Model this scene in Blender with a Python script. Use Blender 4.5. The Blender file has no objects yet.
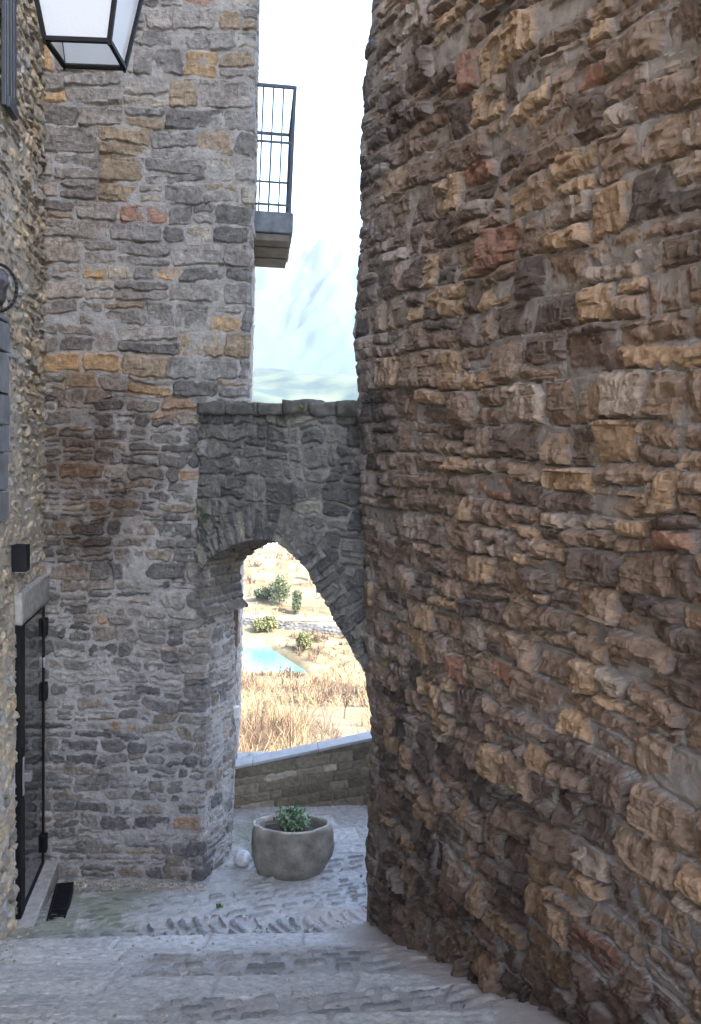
import bpy, math, random
import numpy as np
random.seed(7)
C = bpy.context.scene.collection
R = math.radians
# ------------------------------------------------------------------ camera
F_PX, PITCH, ROLL, EYE = 800.0, 4.46, 1.8, 3.25
W_PX, H_PX = 701, 1024
a_ = math.pi/2 - R(PITCH); r_ = R(ROLL)
CAM = (np.array([[1,0,0],[0,math.cos(a_),-math.sin(a_)],[0,math.sin(a_),math.cos(a_)]])
       @ np.array([[math.cos(r_),-math.sin(r_),0],[math.sin(r_),math.cos(r_),0],[0,0,1]]))
def ray(x, y): return CAM @ np.array([(x-350.5)/F_PX, -(y-512)/F_PX, -1.0])
def at_y(x, y, Y):
    d = ray(x, y); return d*(Y/d[1]) + [0,0,EYE]
def at_z(x, y, z):
    d = ray(x, y); return d*((z-EYE)/d[2]) + [0,0,EYE]
def on_plane(x, y, p, n):
    d = ray(x, y); o = np.array([0,0,EYE]); n = np.array(n, float)
    return o + d*(np.dot(np.array(p)-o, n)/np.dot(d, n))

# ------------------------------------------------------------------ noise
def _h(ix, iy, s):
    ix = ix.astype(np.int64); iy = iy.astype(np.int64)
    n = (ix*374761393 + iy*668265263 + s*1442695041) & 0xffffffff
    n = ((n ^ (n >> 13))*1274126177) & 0xffffffff
    n = ((n ^ (n >> 16))*2246822519) & 0xffffffff
    n = n ^ (n >> 15)
    return (n & 0xffffff)/float(0xffffff)
def vnoise(x, y, s=0):
    x = np.asarray(x, float); y = np.asarray(y, float)
    ix = np.floor(x); iy = np.floor(y); fx = x-ix; fy = y-iy
    ux = fx*fx*fx*(fx*(fx*6-15)+10); uy = fy*fy*fy*(fy*(fy*6-15)+10)
    a = _h(ix,iy,s); b = _h(ix+1,iy,s); c = _h(ix,iy+1,s); d = _h(ix+1,iy+1,s)
    return (a+(b-a)*ux + (c+(d-c)*ux - a-(b-a)*ux)*uy)*2-1
def fbm(x, y, s=0, o=4, g=.5):
    r = 0; a = 1; t = 0
    for k in range(o):
        r = r + a*vnoise(x*2**k + 17.3*k, y*2**k - 9.1*k, s+k*31); t += a; a *= g
    return r/t
def facets(x, y, s=0, slope=1.0, rd=.35):
    """continuous chipped-rock field: lower envelope of randomly tilted planes"""
    ix = np.floor(x); iy = np.floor(y); best = np.full(np.shape(x), 9.0)
    for dx in (-1,0,1):
        for dy in (-1,0,1):
            cx = ix+dx; cy = iy+dy
            px = cx+_h(cx,cy,s); py = cy+_h(cx,cy,s+1)
            gx = (_h(cx,cy,s+2)-.5)*2*slope; gy = (_h(cx,cy,s+3)-.5)*2*slope
            c = _h(cx,cy,s+4)*.5
            ex = x-px; ey = y-py
            best = np.minimum(best, c+gx*ex+gy*ey+rd*(ex*ex+ey*ey))
    return best
def worley(x, y, s=0, jit=.9):
    ix = np.floor(x); iy = np.floor(y)
    f1 = np.full(np.shape(x), 9.0); f2 = f1.copy(); idv = np.zeros(np.shape(x))
    for dx in (-1,0,1):
        for dy in (-1,0,1):
            cx = ix+dx; cy = iy+dy
            px = cx+.5+(_h(cx,cy,s)-.5)*jit; py = cy+.5+(_h(cx,cy,s+1)-.5)*jit
            d = np.hypot(x-px, y-py); i = _h(cx,cy,s+2)
            nb = d < f1
            f2 = np.where(nb, f1, np.minimum(f2, d)); idv = np.where(nb, i, idv); f1 = np.where(nb, d, f1)
    return f1, f2, idv
def sstep(a, b, x):
    t = np.clip((x-a)/(b-a), 0, 1); return t*t*(3-2*t)
def gauss(u, v, cu, cv, ru, rv):
    return np.exp(-(((u-cu)/ru)**2+((v-cv)/rv)**2))

# ------------------------------------------------------------------ masonry
def masonry(u, v, seed, rows, lens, warp=.02, wfreq=2.5, rnd=.03, joint=.006, split=.25, vmin=-1.5, vmax=11, rough=.006):
    """returns distance inside the stone, id arrays, local coordinates"""
    rg = np.random.RandomState(seed)
    uw = u + warp*fbm(u*wfreq, v*wfreq, seed+1, 3)*1.3 + rough*vnoise(u*28, v*28, seed+3)
    vw = v + warp*fbm(u*wfreq*.8+40, v*wfreq, seed+2, 3) + rough*vnoise(u*24+9, v*30, seed+4)
    e = [vmin]
    while e[-1] < vmax: e.append(e[-1]+rg.uniform(*rows))
    e = np.array(e)
    ri = np.clip(np.searchsorted(e, vw)-1, 0, len(e)-2)
    sh = u.shape
    L = np.zeros(sh); Rr = np.ones(sh); B = e[ri].copy(); T = e[ri+1].copy(); idn = np.zeros(sh)
    lo, hi = uw.min()-1, uw.max()+1
    for k in np.unique(ri):
        hrow = e[k+1]-e[k]; f = [lo-rg.uniform(0,.3)]
        while f[-1] < hi: f.append(f[-1]+max(.05, rg.uniform(*lens)*(.6+.4*hrow/np.mean(rows))))
        f = np.array(f); m = ri == k
        j = np.clip(np.searchsorted(f, uw[m])-1, 0, len(f)-2)
        L[m] = f[j]; Rr[m] = f[j+1]
        sp = np.where(rg.rand(len(f)) < split*(hrow > .6*sum(rows)/2), rg.uniform(.35,.65,len(f)), 0)
        s = e[k]+hrow*sp[j]; vv = vw[m]; up = (sp[j] > 0) & (vv > s); dn = (sp[j] > 0) & (vv <= s)
        b = B[m]; t = T[m]; b[up] = s[up]; t[dn] = s[dn]; B[m] = b; T[m] = t
        idn[m] = k*613 + j*2 + up
    r1 = _h(idn, idn*0+5, seed); r2 = _h(idn, idn*0+6, seed); r3 = _h(idn, idn*0+7, seed); r4 = _h(idn, idn*0+8, seed)
    cx = (L+Rr)/2; cy = (B+T)/2; hx = (Rr-L)/2; hy = (T-B)/2
    lx = uw-cx; ly = vw-cy
    # shear every stone a little so that no two joints run parallel
    lx2 = lx + ly*(r3-.5)*.5; ly2 = ly + lx*(r4-.5)*.16
    r = np.minimum(rnd*(.5+r1), np.minimum(hx, hy)*.9)
    qx = np.abs(lx2)-hx+r; qy = np.abs(ly2)-hy+r
    sd = np.hypot(np.maximum(qx,0), np.maximum(qy,0)) + np.minimum(np.maximum(qx,qy), 0) - r
    d = -sd - joint*(.5+1.2*r2)
    return dict(d=d, id=idn, r1=r1, r2=r2, r3=r3, r4=r4, lx=lx, ly=ly, hx=hx, hy=hy)

def relief(u, v, m, seed, amp=.03, edge=.022, tilt=.25, fac=.012, fscale=14, mort=.35, mvar=.3, fine=.003, smear=.0):
    st = sstep(-edge*.25, edge, m['d'])*(.62+.5*m['r1'])*amp
    inside = sstep(0, edge*1.5, m['d'])
    st = st + inside*(tilt*((m['r3']-.5)*m['lx']*.6 + (m['r4']-.5)*m['ly'])
              + fac*(facets(u*fscale+m['r1']*9, v*fscale*1.2+m['r2']*9, seed+11, 1.1)+.12)
              + fac*.35*(facets(u*fscale*3+m['r2']*5, v*fscale*2.6, seed+21, 1.2)+.12))
    st = st + fine*fbm(u*38, v*38, seed+33, 3)
    mo = amp*(mort + mvar*fbm(u*2.2, v*2.2, seed+44, 3)) + .004*fbm(u*22, v*22, seed+45, 3)
    mo = mo + amp*smear*fbm(u*7, v*9, seed+47, 4)
    mo = np.where(m['d'] > edge*2.2, mo-.02*(smear == 0), mo)
    h = np.maximum(st, mo)
    mask = sstep(-.002, .004, mo-st)
    return h, mask

def hard_relief(u, v, m, seed):
    """split-faced blocks with broken edges and recessed, ledged mortar"""
    d = m['d'] + .004*vnoise(u*60, v*60, seed+8)
    f1 = facets(u*5.5+m['r1']*9, v*6.5+m['r2']*9, seed+11, 1.2, .15); f1 = f1-f1.mean()
    f2 = facets(u*20+m['r2']*9, v*19+m['r3']*9, seed+12, 1.2, .2); f2 = f2-f2.mean()
    f3 = facets(u*52, v*50, seed+13, 1.2, .2); f3 = f3-f3.mean()
    face = (m['r1']-.42)*.032 + .34*((m['r3']-.5)*m['lx']*.7 + (m['r4']-.5)*m['ly']) + +.026*f1 + .015*f2 + .0055*f3 + .003*fbm(u*60, v*60, seed+33, 2)
    face = face - .022*sstep(.034, .0, d + .03*(m['r2']-.5) + .022*vnoise(u*16, v*16, seed+9))
    inside = sstep(-.003, .008, d)
    st = -.07 + (face+.07)*inside
    led = np.clip(m['ly']/(m['hy']+1e-6), -1, 1)
    mo = -.031 + .012*fbm(u*1.6, v*1.6, seed+44, 3) + .014*fbm(u*5, v*7, seed+45, 3) + .010*led*sstep(.03, .0, m['d']) + .003*fbm(u*40, v*40, seed+46, 3)
    h = np.maximum(st, mo)
    return h, sstep(-.003, .003, mo-st)
def pick(idr, palette):
    """palette: list of (weight, (r,g,b)); one colour per stone"""
    w = np.cumsum([p[0] for p in palette]); w = w/w[-1]
    cols = np.array([p[1] for p in palette]); k = np.clip(np.searchsorted(w, idr), 0, len(palette)-1)
    return cols[k]

# ------------------------------------------------------------------ object helpers
def tag(o, label=None, cat=None, group=None, kind=None):
    if label: o['label'] = label
    if cat: o['category'] = cat
    if group: o['group'] = group
    if kind: o['kind'] = kind
    return o
def link(o, parent=None):
    C.objects.link(o)
    if parent is not None: o.parent = parent; o.matrix_parent_inverse = parent.matrix_world.inverted()
    return o
def empty(name, loc=(0,0,0)):
    o = bpy.data.objects.new(name, None); C.objects.link(o); o.location = loc; o.empty_display_size = .2
    bpy.context.view_layer.update()
    return o
def pymesh(name, verts, faces, mat, parent=None, smooth=False):
    me = bpy.data.meshes.new(name); me.from_pydata([tuple(map(float, p)) for p in verts], [], faces); me.update()
    if smooth: me.polygons.foreach_set('use_smooth', [True]*len(me.polygons))
    me.materials.append(mat)
    return link(bpy.data.objects.new(name, me), parent)
class MB:
    def __init__(s): s.v = []; s.f = []
    def add(s, v, f):
        b = len(s.v); s.v += [tuple(map(float, p)) for p in v]; s.f += [tuple(i+b for i in q) for q in f]; return s
    def box(s, o, ax, ay, az):
        """box from corner o with three edge vectors"""
        o, ax, ay, az = map(lambda q: np.array(q, float), (o, ax, ay, az))
        p = [o, o+ax, o+ax+ay, o+ay]; p = p+[q+az for q in p]
        if np.dot(np.cross(ax, ay), az) < 0: fs = [(0,1,2,3),(7,6,5,4),(0,4,5,1),(1,5,6,2),(2,6,7,3),(3,7,4,0)]
        else: fs = [(3,2,1,0),(4,5,6,7),(1,5,4,0),(2,6,5,1),(3,7,6,2),(0,4,7,3)]
        return s.add(p, fs)
    def cbox(s, c, sx, sy, sz): return s.box((c[0]-sx/2,c[1]-sy/2,c[2]-sz/2),(sx,0,0),(0,sy,0),(0,0,sz))
    def bar(s, a, b, r, n=8, r2=None):
        a = np.array(a, float); b = np.array(b, float); d = b-a; d /= np.linalg.norm(d)+1e-9
        t = np.array([0,0,1.]) if abs(d[2]) < .9 else np.array([1.,0,0])
        x = np.cross(d, t); x /= np.linalg.norm(x); y = np.cross(d, x); r2 = r if r2 is None else r2
        P = [a+(x*math.cos(k*2*math.pi/n)+y*math.sin(k*2*math.pi/n))*r for k in range(n)]
        Q = [b+(x*math.cos(k*2*math.pi/n)+y*math.sin(k*2*math.pi/n))*r2 for k in range(n)]
        return s.add(P+Q, [(k,(k+1)%n,n+(k+1)%n,n+k) for k in range(n)]+[tuple(range(n))[::-1], tuple(range(n,2*n))])
    def sq(s, a, b, w, up=(0,0,1)):
        a = np.array(a, float); b = np.array(b, float); d = b-a; n = np.cross(d, up); n = n/np.linalg.norm(n)*w
        m = np.cross(d, n); m = m/np.linalg.norm(m)*w
        return s.box(a-n/2-m/2, d, n, m)
    def build(s, name, mat, parent=None, bevel=0, smooth=False, seg=2):
        o = pymesh(name, s.v, s.f, mat, parent, smooth)
        if bevel:
            b = o.modifiers.new('bevel', 'BEVEL'); b.width = bevel; b.segments = seg; b.limit_method = 'ANGLE'
        return o
def gridmesh(name, P, mat, keep=None, col=None, attrs=None, parent=None, flip=False, extra=None, smooth=True):
    """P (nu,nv,3) -> one mesh; keep (nu-1,nv-1) mask; extra=(verts,faces) added as backing body"""
    nu, nv = P.shape[:2]; I = np.arange(nu*nv).reshape(nu, nv)
    q = np.stack([I[:-1,:-1], I[1:,:-1], I[1:,1:], I[:-1,1:]], -1)
    if flip: q = q[..., ::-1]
    q = q[keep] if keep is not None else q.reshape(-1, 4)
    V = P.reshape(-1, 3)
    used = np.zeros(len(V), bool); used[q.ravel()] = True
    new = np.cumsum(used)-1; q = new[q]; V = V[used]
    nb = len(V)
    if extra is not None:
        V = np.concatenate([V, np.array(extra[0], float)]); q = np.concatenate([q, np.array(extra[1])+nb])
    me = bpy.data.meshes.new(name)
    me.vertices.add(len(V)); me.vertices.foreach_set('co', V.astype(np.float32).ravel())
    me.loops.add(q.size); me.loops.foreach_set('vertex_index', q.astype(np.int32).ravel())
    me.polygons.add(len(q)); me.polygons.foreach_set('loop_start', np.arange(0, q.size, 4, dtype=np.int32))
    sm = np.full(len(q), smooth)
    if extra is not None: sm[-len(extra[1]):] = False
    me.update(calc_edges=True); me.polygons.foreach_set('use_smooth', sm)
    def pad(x, w):
        x = x.reshape(-1, w)[used]
        if extra is not None: x = np.concatenate([x, np.repeat(x.mean(0)[None], len(extra[0]), 0)])
        return x
    if col is not None:
        c = np.ones((nu*nv, 4)); c[:, :3] = col.reshape(-1, 3)
        at = me.attributes.new('stone', 'FLOAT_COLOR', 'POINT'); at.data.foreach_set('color', pad(c, 4).astype(np.float32).ravel())
    for k, x in (attrs or {}).items():
        at = me.attributes.new(k, 'FLOAT', 'POINT'); at.data.foreach_set('value', pad(x, 1).astype(np.float32).ravel())
    me.validate(); me.materials.append(mat)
    return link(bpy.data.objects.new(name, me), parent)
def axis(*seg):
    """seg = (start, step), ..., end"""
    out = []
    for (a, st), (b, _) in zip(seg[:-1], seg[1:]):
        n = max(1, int(round((b-a)/st))); out.append(np.linspace(a, b, n, endpoint=False))
    out.append([seg[-1][0]]); return np.concatenate(out)

# ------------------------------------------------------------------ materials
def newmat(name):
    m = bpy.data.materials.new(name); m.use_nodes = True; nt = m.node_tree; b = nt.nodes['Principled BSDF']
    return m, nt, b
def N(nt, t, **k):
    n = nt.nodes.new(t)
    for a, b in k.items():
        if a in n.inputs: n.inputs[a].default_value = b
        else: setattr(n, a, b)
    return n
def plain(name, col, rough=.6, metal=0, var=.15, scale=12, bump=.0, bscale=60, spec=.5):
    m, nt, b = newmat(name); L = nt.links.new
    tc = N(nt, 'ShaderNodeTexCoord'); no = N(nt, 'ShaderNodeTexNoise', Scale=scale, Detail=6.0)
    L(tc.outputs['Object'], no.inputs['Vector'])
    cr = N(nt, 'ShaderNodeValToRGB'); e = cr.color_ramp.elements
    e[0].position = .3; e[1].position = .7
    e[0].color = tuple(c*(1-var) for c in col)+(1,); e[1].color = tuple(min(1, c*(1+var)) for c in col)+(1,)
    L(no.outputs['Fac'], cr.inputs['Fac']); L(cr.outputs['Color'], b.inputs['Base Color'])
    b.inputs['Roughness'].default_value = rough; b.inputs['Metallic'].default_value = metal
    b.inputs['Specular IOR Level'].default_value = spec
    if bump:
        n2 = N(nt, 'ShaderNodeTexNoise', Scale=bscale, Detail=5.0); L(tc.outputs['Object'], n2.inputs['Vector'])
        bp = N(nt, 'ShaderNodeBump', Strength=bump, Distance=.01); L(n2.outputs['Fac'], bp.inputs['Height']); L(bp.outputs['Normal'], b.inputs['Normal'])
    return m
def stone_mat(name, mortar, mottle=.35, rough=.85, bump=.6, lichen=(.45,.45,.42), lich=.25, streak=(1,1,1), spec=.35):
    m, nt, b = newmat(name); L = nt.links.new
    at = N(nt, 'ShaderNodeAttribute', attribute_name='stone'); mo = N(nt, 'ShaderNodeAttribute', attribute_name='mortar')
    tc = N(nt, 'ShaderNodeTexCoord')
    mp = N(nt, 'ShaderNodeMapping'); mp.inputs['Scale'].default_value = streak; L(tc.outputs['Object'], mp.inputs['Vector'])
    n1 = N(nt, 'ShaderNodeTexNoise', Scale=22.0, Detail=8.0, Roughness=.68); L(mp.outputs['Vector'], n1.inputs['Vector'])
    r1 = N(nt, 'ShaderNodeMapRange'); r1.inputs['From Min'].default_value = .3; r1.inputs['From Max'].default_value = .7
    r1.inputs['To Min'].default_value = 1-mottle; r1.inputs['To Max'].default_value = 1+mottle
    L(n1.outputs['Fac'], r1.inputs['Value'])
    mul = N(nt, 'ShaderNodeVectorMath', operation='SCALE'); L(at.outputs['Color'], mul.inputs[0]); L(r1.outputs['Result'], mul.inputs['Scale'])
    # lichen / pale bloom
    n2 = N(nt, 'ShaderNodeTexNoise', Scale=7.0, Detail=9.0, Roughness=.75); L(tc.outputs['Object'], n2.inputs['Vector'])
    c2 = N(nt, 'ShaderNodeMapRange'); c2.inputs['From Min'].default_value = .55; c2.inputs['From Max'].default_value = .7; c2.inputs['To Max'].default_value = lich
    L(n2.outputs['Fac'], c2.inputs['Value'])
    mx = N(nt, 'ShaderNodeMix', data_type='RGBA'); L(c2.outputs['Result'], mx.inputs['Factor']); L(mul.outputs['Vector'], mx.inputs['A']); mx.inputs['B'].default_value = (*lichen, 1)
    # mortar
    n3 = N(nt, 'ShaderNodeTexNoise', Scale=14.0, Detail=8.0, Roughness=.7); L(tc.outputs['Object'], n3.inputs['Vector'])
    cr = N(nt, 'ShaderNodeValToRGB'); e = cr.color_ramp.elements; e[0].position = .32; e[1].position = .68
    e[0].color = tuple(c*.68 for c in mortar)+(1,); e[1].color = tuple(min(1, c*1.22) for c in mortar)+(1,); L(n3.outputs['Fac'], cr.inputs['Fac'])
    m2 = N(nt, 'ShaderNodeMix', data_type='RGBA'); L(mo.outputs['Fac'], m2.inputs['Factor']); L(mx.outputs['Result'], m2.inputs['A']); L(cr.outputs['Color'], m2.inputs['B'])
    L(m2.outputs['Result'], b.inputs['Base Color']); b.inputs['Roughness'].default_value = rough; b.inputs['Specular IOR Level'].default_value = spec
    n4 = N(nt, 'ShaderNodeTexNoise', Scale=75.0, Detail=8.0, Roughness=.7); L(mp.outputs['Vector'], n4.inputs['Vector'])
    bp = N(nt, 'ShaderNodeBump', Strength=bump, Distance=.014); L(n4.outputs['Fac'], bp.inputs['Height'])
    n5 = N(nt, 'ShaderNodeTexNoise', Scale=28.0, Detail=10.0, Roughness=.72); L(mp.outputs['Vector'], n5.inputs['Vector'])
    bq = N(nt, 'ShaderNodeBump', Strength=bump*.9, Distance=.03); L(n5.outputs['Fac'], bq.inputs['Height']); L(bq.outputs['Normal'], bp.inputs['Normal'])
    L(bp.outputs['Normal'], b.inputs['Normal'])
    return m
def attr_mat(name, rough=.9, bump=.0, transl=0):
    m, nt, b = newmat(name); at = N(nt, 'ShaderNodeAttribute', attribute_name='stone')
    nt.links.new(at.outputs['Color'], b.inputs['Base Color']); b.inputs['Roughness'].default_value = rough
    b.inputs['Specular IOR Level'].default_value = .2
    return m
M_tower = stone_mat('tower_masonry', (.235,.208,.192), mottle=.45, bump=.6, lichen=(.33,.29,.25), lich=.25)
M_front = stone_mat('facade_masonry', (.31,.307,.303), mottle=.5, bump=.8, lichen=(.33,.335,.34), lich=.45)
M_left = stone_mat('side_masonry', (.36,.33,.28), mottle=.4, bump=.7, lichen=(.42,.4,.33), lich=.4)
M_arch = stone_mat('arch_masonry', (.21,.205,.20), mottle=.4, bump=.8, lichen=(.3,.3,.3), lich=.35)
M_para = stone_mat('parapet_masonry', (.16,.15,.12), mottle=.3, bump=.5, lichen=(.25,.25,.18), lich=.2)
M_ground = stone_mat('paving', (.43,.425,.415), mottle=.45, bump=.9, rough=.45, lichen=(.58,.58,.57), lich=.28, spec=.5)
M_cap = plain('capping_stone', (.36,.37,.38), .7, var=.12, bump=.3)
M_lintel = plain('lintel_stone', (.25,.25,.245), .85, var=.25, scale=20, bump=.8, bscale=50)
M_dark_cap = plain('dark_slab_stone', (.07,.07,.065), .9, var=.5, scale=14, bump=.8, bscale=45)
M_black = plain('black_metal', (.008,.009,.011), .6, 0, var=.3, spec=.15)
M_glass = plain('dark_glass', (.02,.025,.03), .04, 0, var=.05, spec=1.0); M_glass.node_tree.nodes['Principled BSDF'].inputs['IOR'].default_value = 2.3
M_steel = plain('brushed_steel', (.45,.45,.46), .35, .9)
M_render = plain('pale_render', (.42,.40,.38), .9, var=.12, bump=.3)
M_plank = plain('brown_stone_soffit', (.15,.135,.12), .9, var=.25, scale=9, bump=.5, bscale=30)
M_slab = plain('balcony_stone', (.13,.15,.17), .8, var=.3, bump=.4)
M_rail = plain('rail_metal', (.035,.045,.06), .5, .3)
M_shutter = plain('shutter_paint', (.02,.028,.04), .45)
M_iron = plain('iron', (.02,.02,.022), .5, .4)
M_white = plain('white_plastic', (.5,.5,.5), .5)
M_wood = plain('brown_wood', (.10,.06,.035), .7, var=.3)
M_soil = plain('soil', (.05,.038,.03), .95, var=.4, scale=40, bump=1, bscale=80)
M_bark = plain('bark', (.09,.065,.045), .9, var=.3, scale=30)

import bmesh
def roughen(o, size=.03, amp=.008, freq=9, seed=1):
    """subdivide a blocky mesh and wear its faces and edges"""
    bm = bmesh.new(); bm.from_mesh(o.data)
    for _ in range(5):
        es = [e for e in bm.edges if e.calc_length() > size*1.6]
        if not es: break
        bmesh.ops.subdivide_edges(bm, edges=es, cuts=1, use_grid_fill=True)
    bmesh.ops.triangulate(bm, faces=[f for f in bm.faces if len(f.verts) > 4])
    bm.normal_update(); co = np.array([v.co for v in bm.verts]); no = np.array([v.normal for v in bm.verts])
    x, y, z = co.T*freq
    n = fbm(x+z*.7, y-z*.6, seed, 3)+.6*fbm(x*2.3-y, z*2.3+y*.4, seed+5, 3)
    co = co + no*(n*amp)[:, None]
    for v, c in zip(bm.verts, co): v.co = c
    bm.to_mesh(o.data); bm.free(); o.data.polygons.foreach_set('use_smooth', [True]*len(o.data.polygons)); o.modifiers.clear()
    return o
# ------------------------------------------------------------------ terrain heights
def lane_z(x, y):
    """height of the paved lane"""
    yy = y - .10*x                                   # contours run slightly askew
    z = np.where(yy > 5.25, -.13*sstep(5.25, 6.1, yy), 0)
    z = z + np.where(yy < 5.25, (5.25-yy)*.40, 0)
    z = z - .06*sstep(6.2, 7.5, y)
    # shallow steps with a worn lip
    for yc, rise in STEPS:
        z = z + rise*(sstep(yc+.03, yc-.03, yy) - np.clip((yc+.22-yy)/.44, 0, 1))
    return np.where(yy < 1.0, np.minimum(z, 1.75), z)
STEPS = [(4.96,.035),(3.98,.035),(3.3,.03)]

# ------------------------------------------------------------------ LEFT HOUSE (lane side, holds the door)
def face_body(P0, P1, depth_vec, z0, z1, inset=.04):
    P0 = np.array(P0, float); P1 = np.array(P1, float); D = np.array(depth_vec, float); d0 = D/np.linalg.norm(D)*inset
    a, b, c, e = P0+d0, P1+d0, P1+D, P0+D
    V = [(*p, z) for z in (z0, z1) for p in (a, b, c, e)]
    return V, [(0,1,5,4),(1,2,6,5),(2,3,7,6),(3,0,4,7),(4,5,6,7),(3,2,1,0)]
LC = np.array([-2.30, 5.97]); LD = np.array([.157,-.9876]); LN = np.array([.9876,.157])   # far corner, towards camera, into lane
def lp(s, z, o=0.): return np.array([LC[0]+LD[0]*s+LN[0]*o, LC[1]+LD[1]*s+LN[1]*o, z])
door_s0, door_s1, door_z0, door_z1 = .10, .79, .0, 2.03
house = empty('stone_house', (-2.2, 3.5, 0))
tag(house, 'house side wall of tan rubble stone on the left edge, with the black glazed door', 'house')
u = axis((-.05,.008),(2.1,.04),(9,.04)); v = axis((-.6,.008),(6.6,.05),(10.5,.05))
U, V = np.meshgrid(u, v, indexing='ij')
m = masonry(U, V, 101, (.045,.13), (.06,.20), warp=.045, wfreq=4, rnd=.03, joint=.010, split=.35, rough=.012)
h, mk = relief(U, V, m, 101, amp=.026, edge=.014, fac=.016, fscale=18, mort=.15, mvar=.5, tilt=.4, smear=.3)
col = pick(m['r2'], [(4,(.33,.28,.21)),(3,(.28,.25,.21)),(3,(.20,.18,.155)),(1.5,(.40,.33,.22)),(2,(.30,.30,.29))])
far = sstep(2.0, .4, U)[..., None]
col = col*(.8+.4*m['r4'][..., None])*(1+.35*fbm(U*18,V*18,5,3))[..., None]
P = np.stack([LC[0]+LD[0]*U+LN[0]*h, LC[1]+LD[1]*U+LN[1]*h, V], -1)
uc = (u[:-1]+u[1:])/2; vc = (v[:-1]+v[1:])/2; UC, VC = np.meshgrid(uc, vc, indexing='ij')
keep = ~((UC > door_s0-.03) & (UC < door_s1+.06) & (VC > -.3) & (VC < door_z1+.01))
bd = face_body(LC+LD*-.05-LN*.15, LC+LD*9-LN*.15, -LN*4, -1, 10.4)
gridmesh('wall', P, M_left, keep, col, {'mortar': mk}, house, extra=bd, smooth=False)
# reveal and doorstep
mb = MB()
mb.box(lp(door_s1+.055,-.3,-.16), LD*0.02.__float__() if False else np.array([*LD*.03,0]), [*(LN*.165),0], (0,0,2.34)); mb.build('door_jamb', M_cap, house, .004)
mb = MB(); mb.box(lp(door_s0-.05,-.3,-.16), np.array([*LD*.03,0]), [*(LN*.165),0], (0,0,2.34)); mb.build('door_jamb', M_lintel, house, .004)
mb = MB(); mb.box(lp(.0,door_z1+.012,-.1), [*LD*.86,0], [*(LN*.15),0], (0,0,.215)); roughen(mb.build('lintel', M_lintel, house), .03, .006)
mb = MB(); mb.box(lp(.03,-.3,-.16), [*LD*.86,0], [*(LN*.29),0], (0,0,.315)); mb.build('doorstep', M_lintel, house, .008)
# door
door = MB()
def dbox(s0, s1, z0, z1, o0, o1): return MB().box(lp(s0,z0,o0), [*LD*(s1-s0),0], [*(LN*(o1-o0)),0], (0,0,z1-z0))
fr = MB()
for a in [(door_s1-.085,door_s1+.03,.02,door_z1,-.03,.035),(door_s0-.018,door_s0+.008,.02,door_z1,-.03,.03),(door_s0,door_s1,door_z1-.02,door_z1+.01,-.03,.035),(door_s0,door_s1,.02,.05,-.03,.03)]:
    b_ = dbox(*a); fr.add(b_.v, b_.f)
D_ = fr.build('door', M_black, house, .002); tag(D_, 'black framed door with a mirror-like dark glass leaf')
dbox(door_s0+.008, door_s1-.085, .05, door_z1-.02, .005, .022).build('glass_pane', M_glass, D_)
for z in (1.86, 1.37, .19): dbox(door_s0-.04, door_s0+.03, z-.065, z+.065, .024, .05).build('hinge', M_black, D_, .004)
dbox(door_s0-.01, door_s0+.02, 1.555, 1.63, .024, .045).build('strike_plate', M_steel, D_, .003)
hb = dbox(door_s1+.0, door_s1+.035, .88, 1.14, .045, .053); k_ = dbox(door_s1-.005, door_s1+.04, .98, 1.04, .053, .10); hb.add(k_.v, k_.f)
hb.build('handle', M_steel, D_, .003)

# dark metal shutter leaf high on the left wall
sh = empty('window_shutter', lp(2.2, 6.3, .03)); tag(sh, 'dark blue metal shutter folded on the left wall beside the lantern', 'shutter')
p_far = on_plane(15,120,lp(0,0,.05),[*LN,0]); s_far = float(np.dot(p_far[:2]-LC, LD)); zb = p_far[2]
p_nr = on_plane(6,103,lp(0,0,.05),[*LN,0]); s_nr = float(np.dot(p_nr[:2]-LC, LD))
shw = (s_nr-s_far)
mb = MB()
for k in range(3):
    w = shw/3; b_ = dbox(s_far+k*w+.006, s_far+(k+1)*w-.006, zb+.06, zb+1.5, .03, .062); mb.add(b_.v, b_.f)
mb.build('shutter_boards', M_shutter, sh, .004)
mb = MB()
for a in [(s_far-.02,s_far+.02,zb,zb+1.6,.03,.055),(s_far+shw-.02,s_far+shw+.02,zb,zb+1.6,.03,.055),(s_far,s_far+shw,zb,zb+.06,.03,.07),(s_far,s_far+shw,zb+1.5,zb+1.56,.03,.07)]:
    b_ = dbox(*a); mb.add(b_.v, b_.f)
mb.build('shutter_frame', M_shutter, sh, .003)
# grey dressed quoin pilaster of the left wall (slate coloured blocks)
q0 = on_plane(6,400,lp(0,0,.04),[*LN,0]); sq = float(np.dot(q0[:2]-LC, LD))
zt = on_plane(8,318,lp(0,0,.04),[*LN,0])[2]; zl = on_plane(6,520,lp(0,0,.04),[*LN,0])[2]
rg = random.Random(3); z = zl
qm = MB()
while z < zt:
    hh = min(rg.uniform(.16,.26), zt-z)
    b_ = dbox(sq-rg.uniform(0,.05), sq+.5, z+.006, z+hh-.006, -.02, .05+rg.uniform(-.006,.008)); qm.add(b_.v, b_.f); z += hh
M_quoin = plain('slate_block', (.13,.135,.14), .75, var=.35, scale=7, bump=.6, bscale=30)
qq = qm.build('quoin_blocks', M_quoin, house, .006); tag(qq, 'smooth slate-grey window surround blocks')
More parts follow.
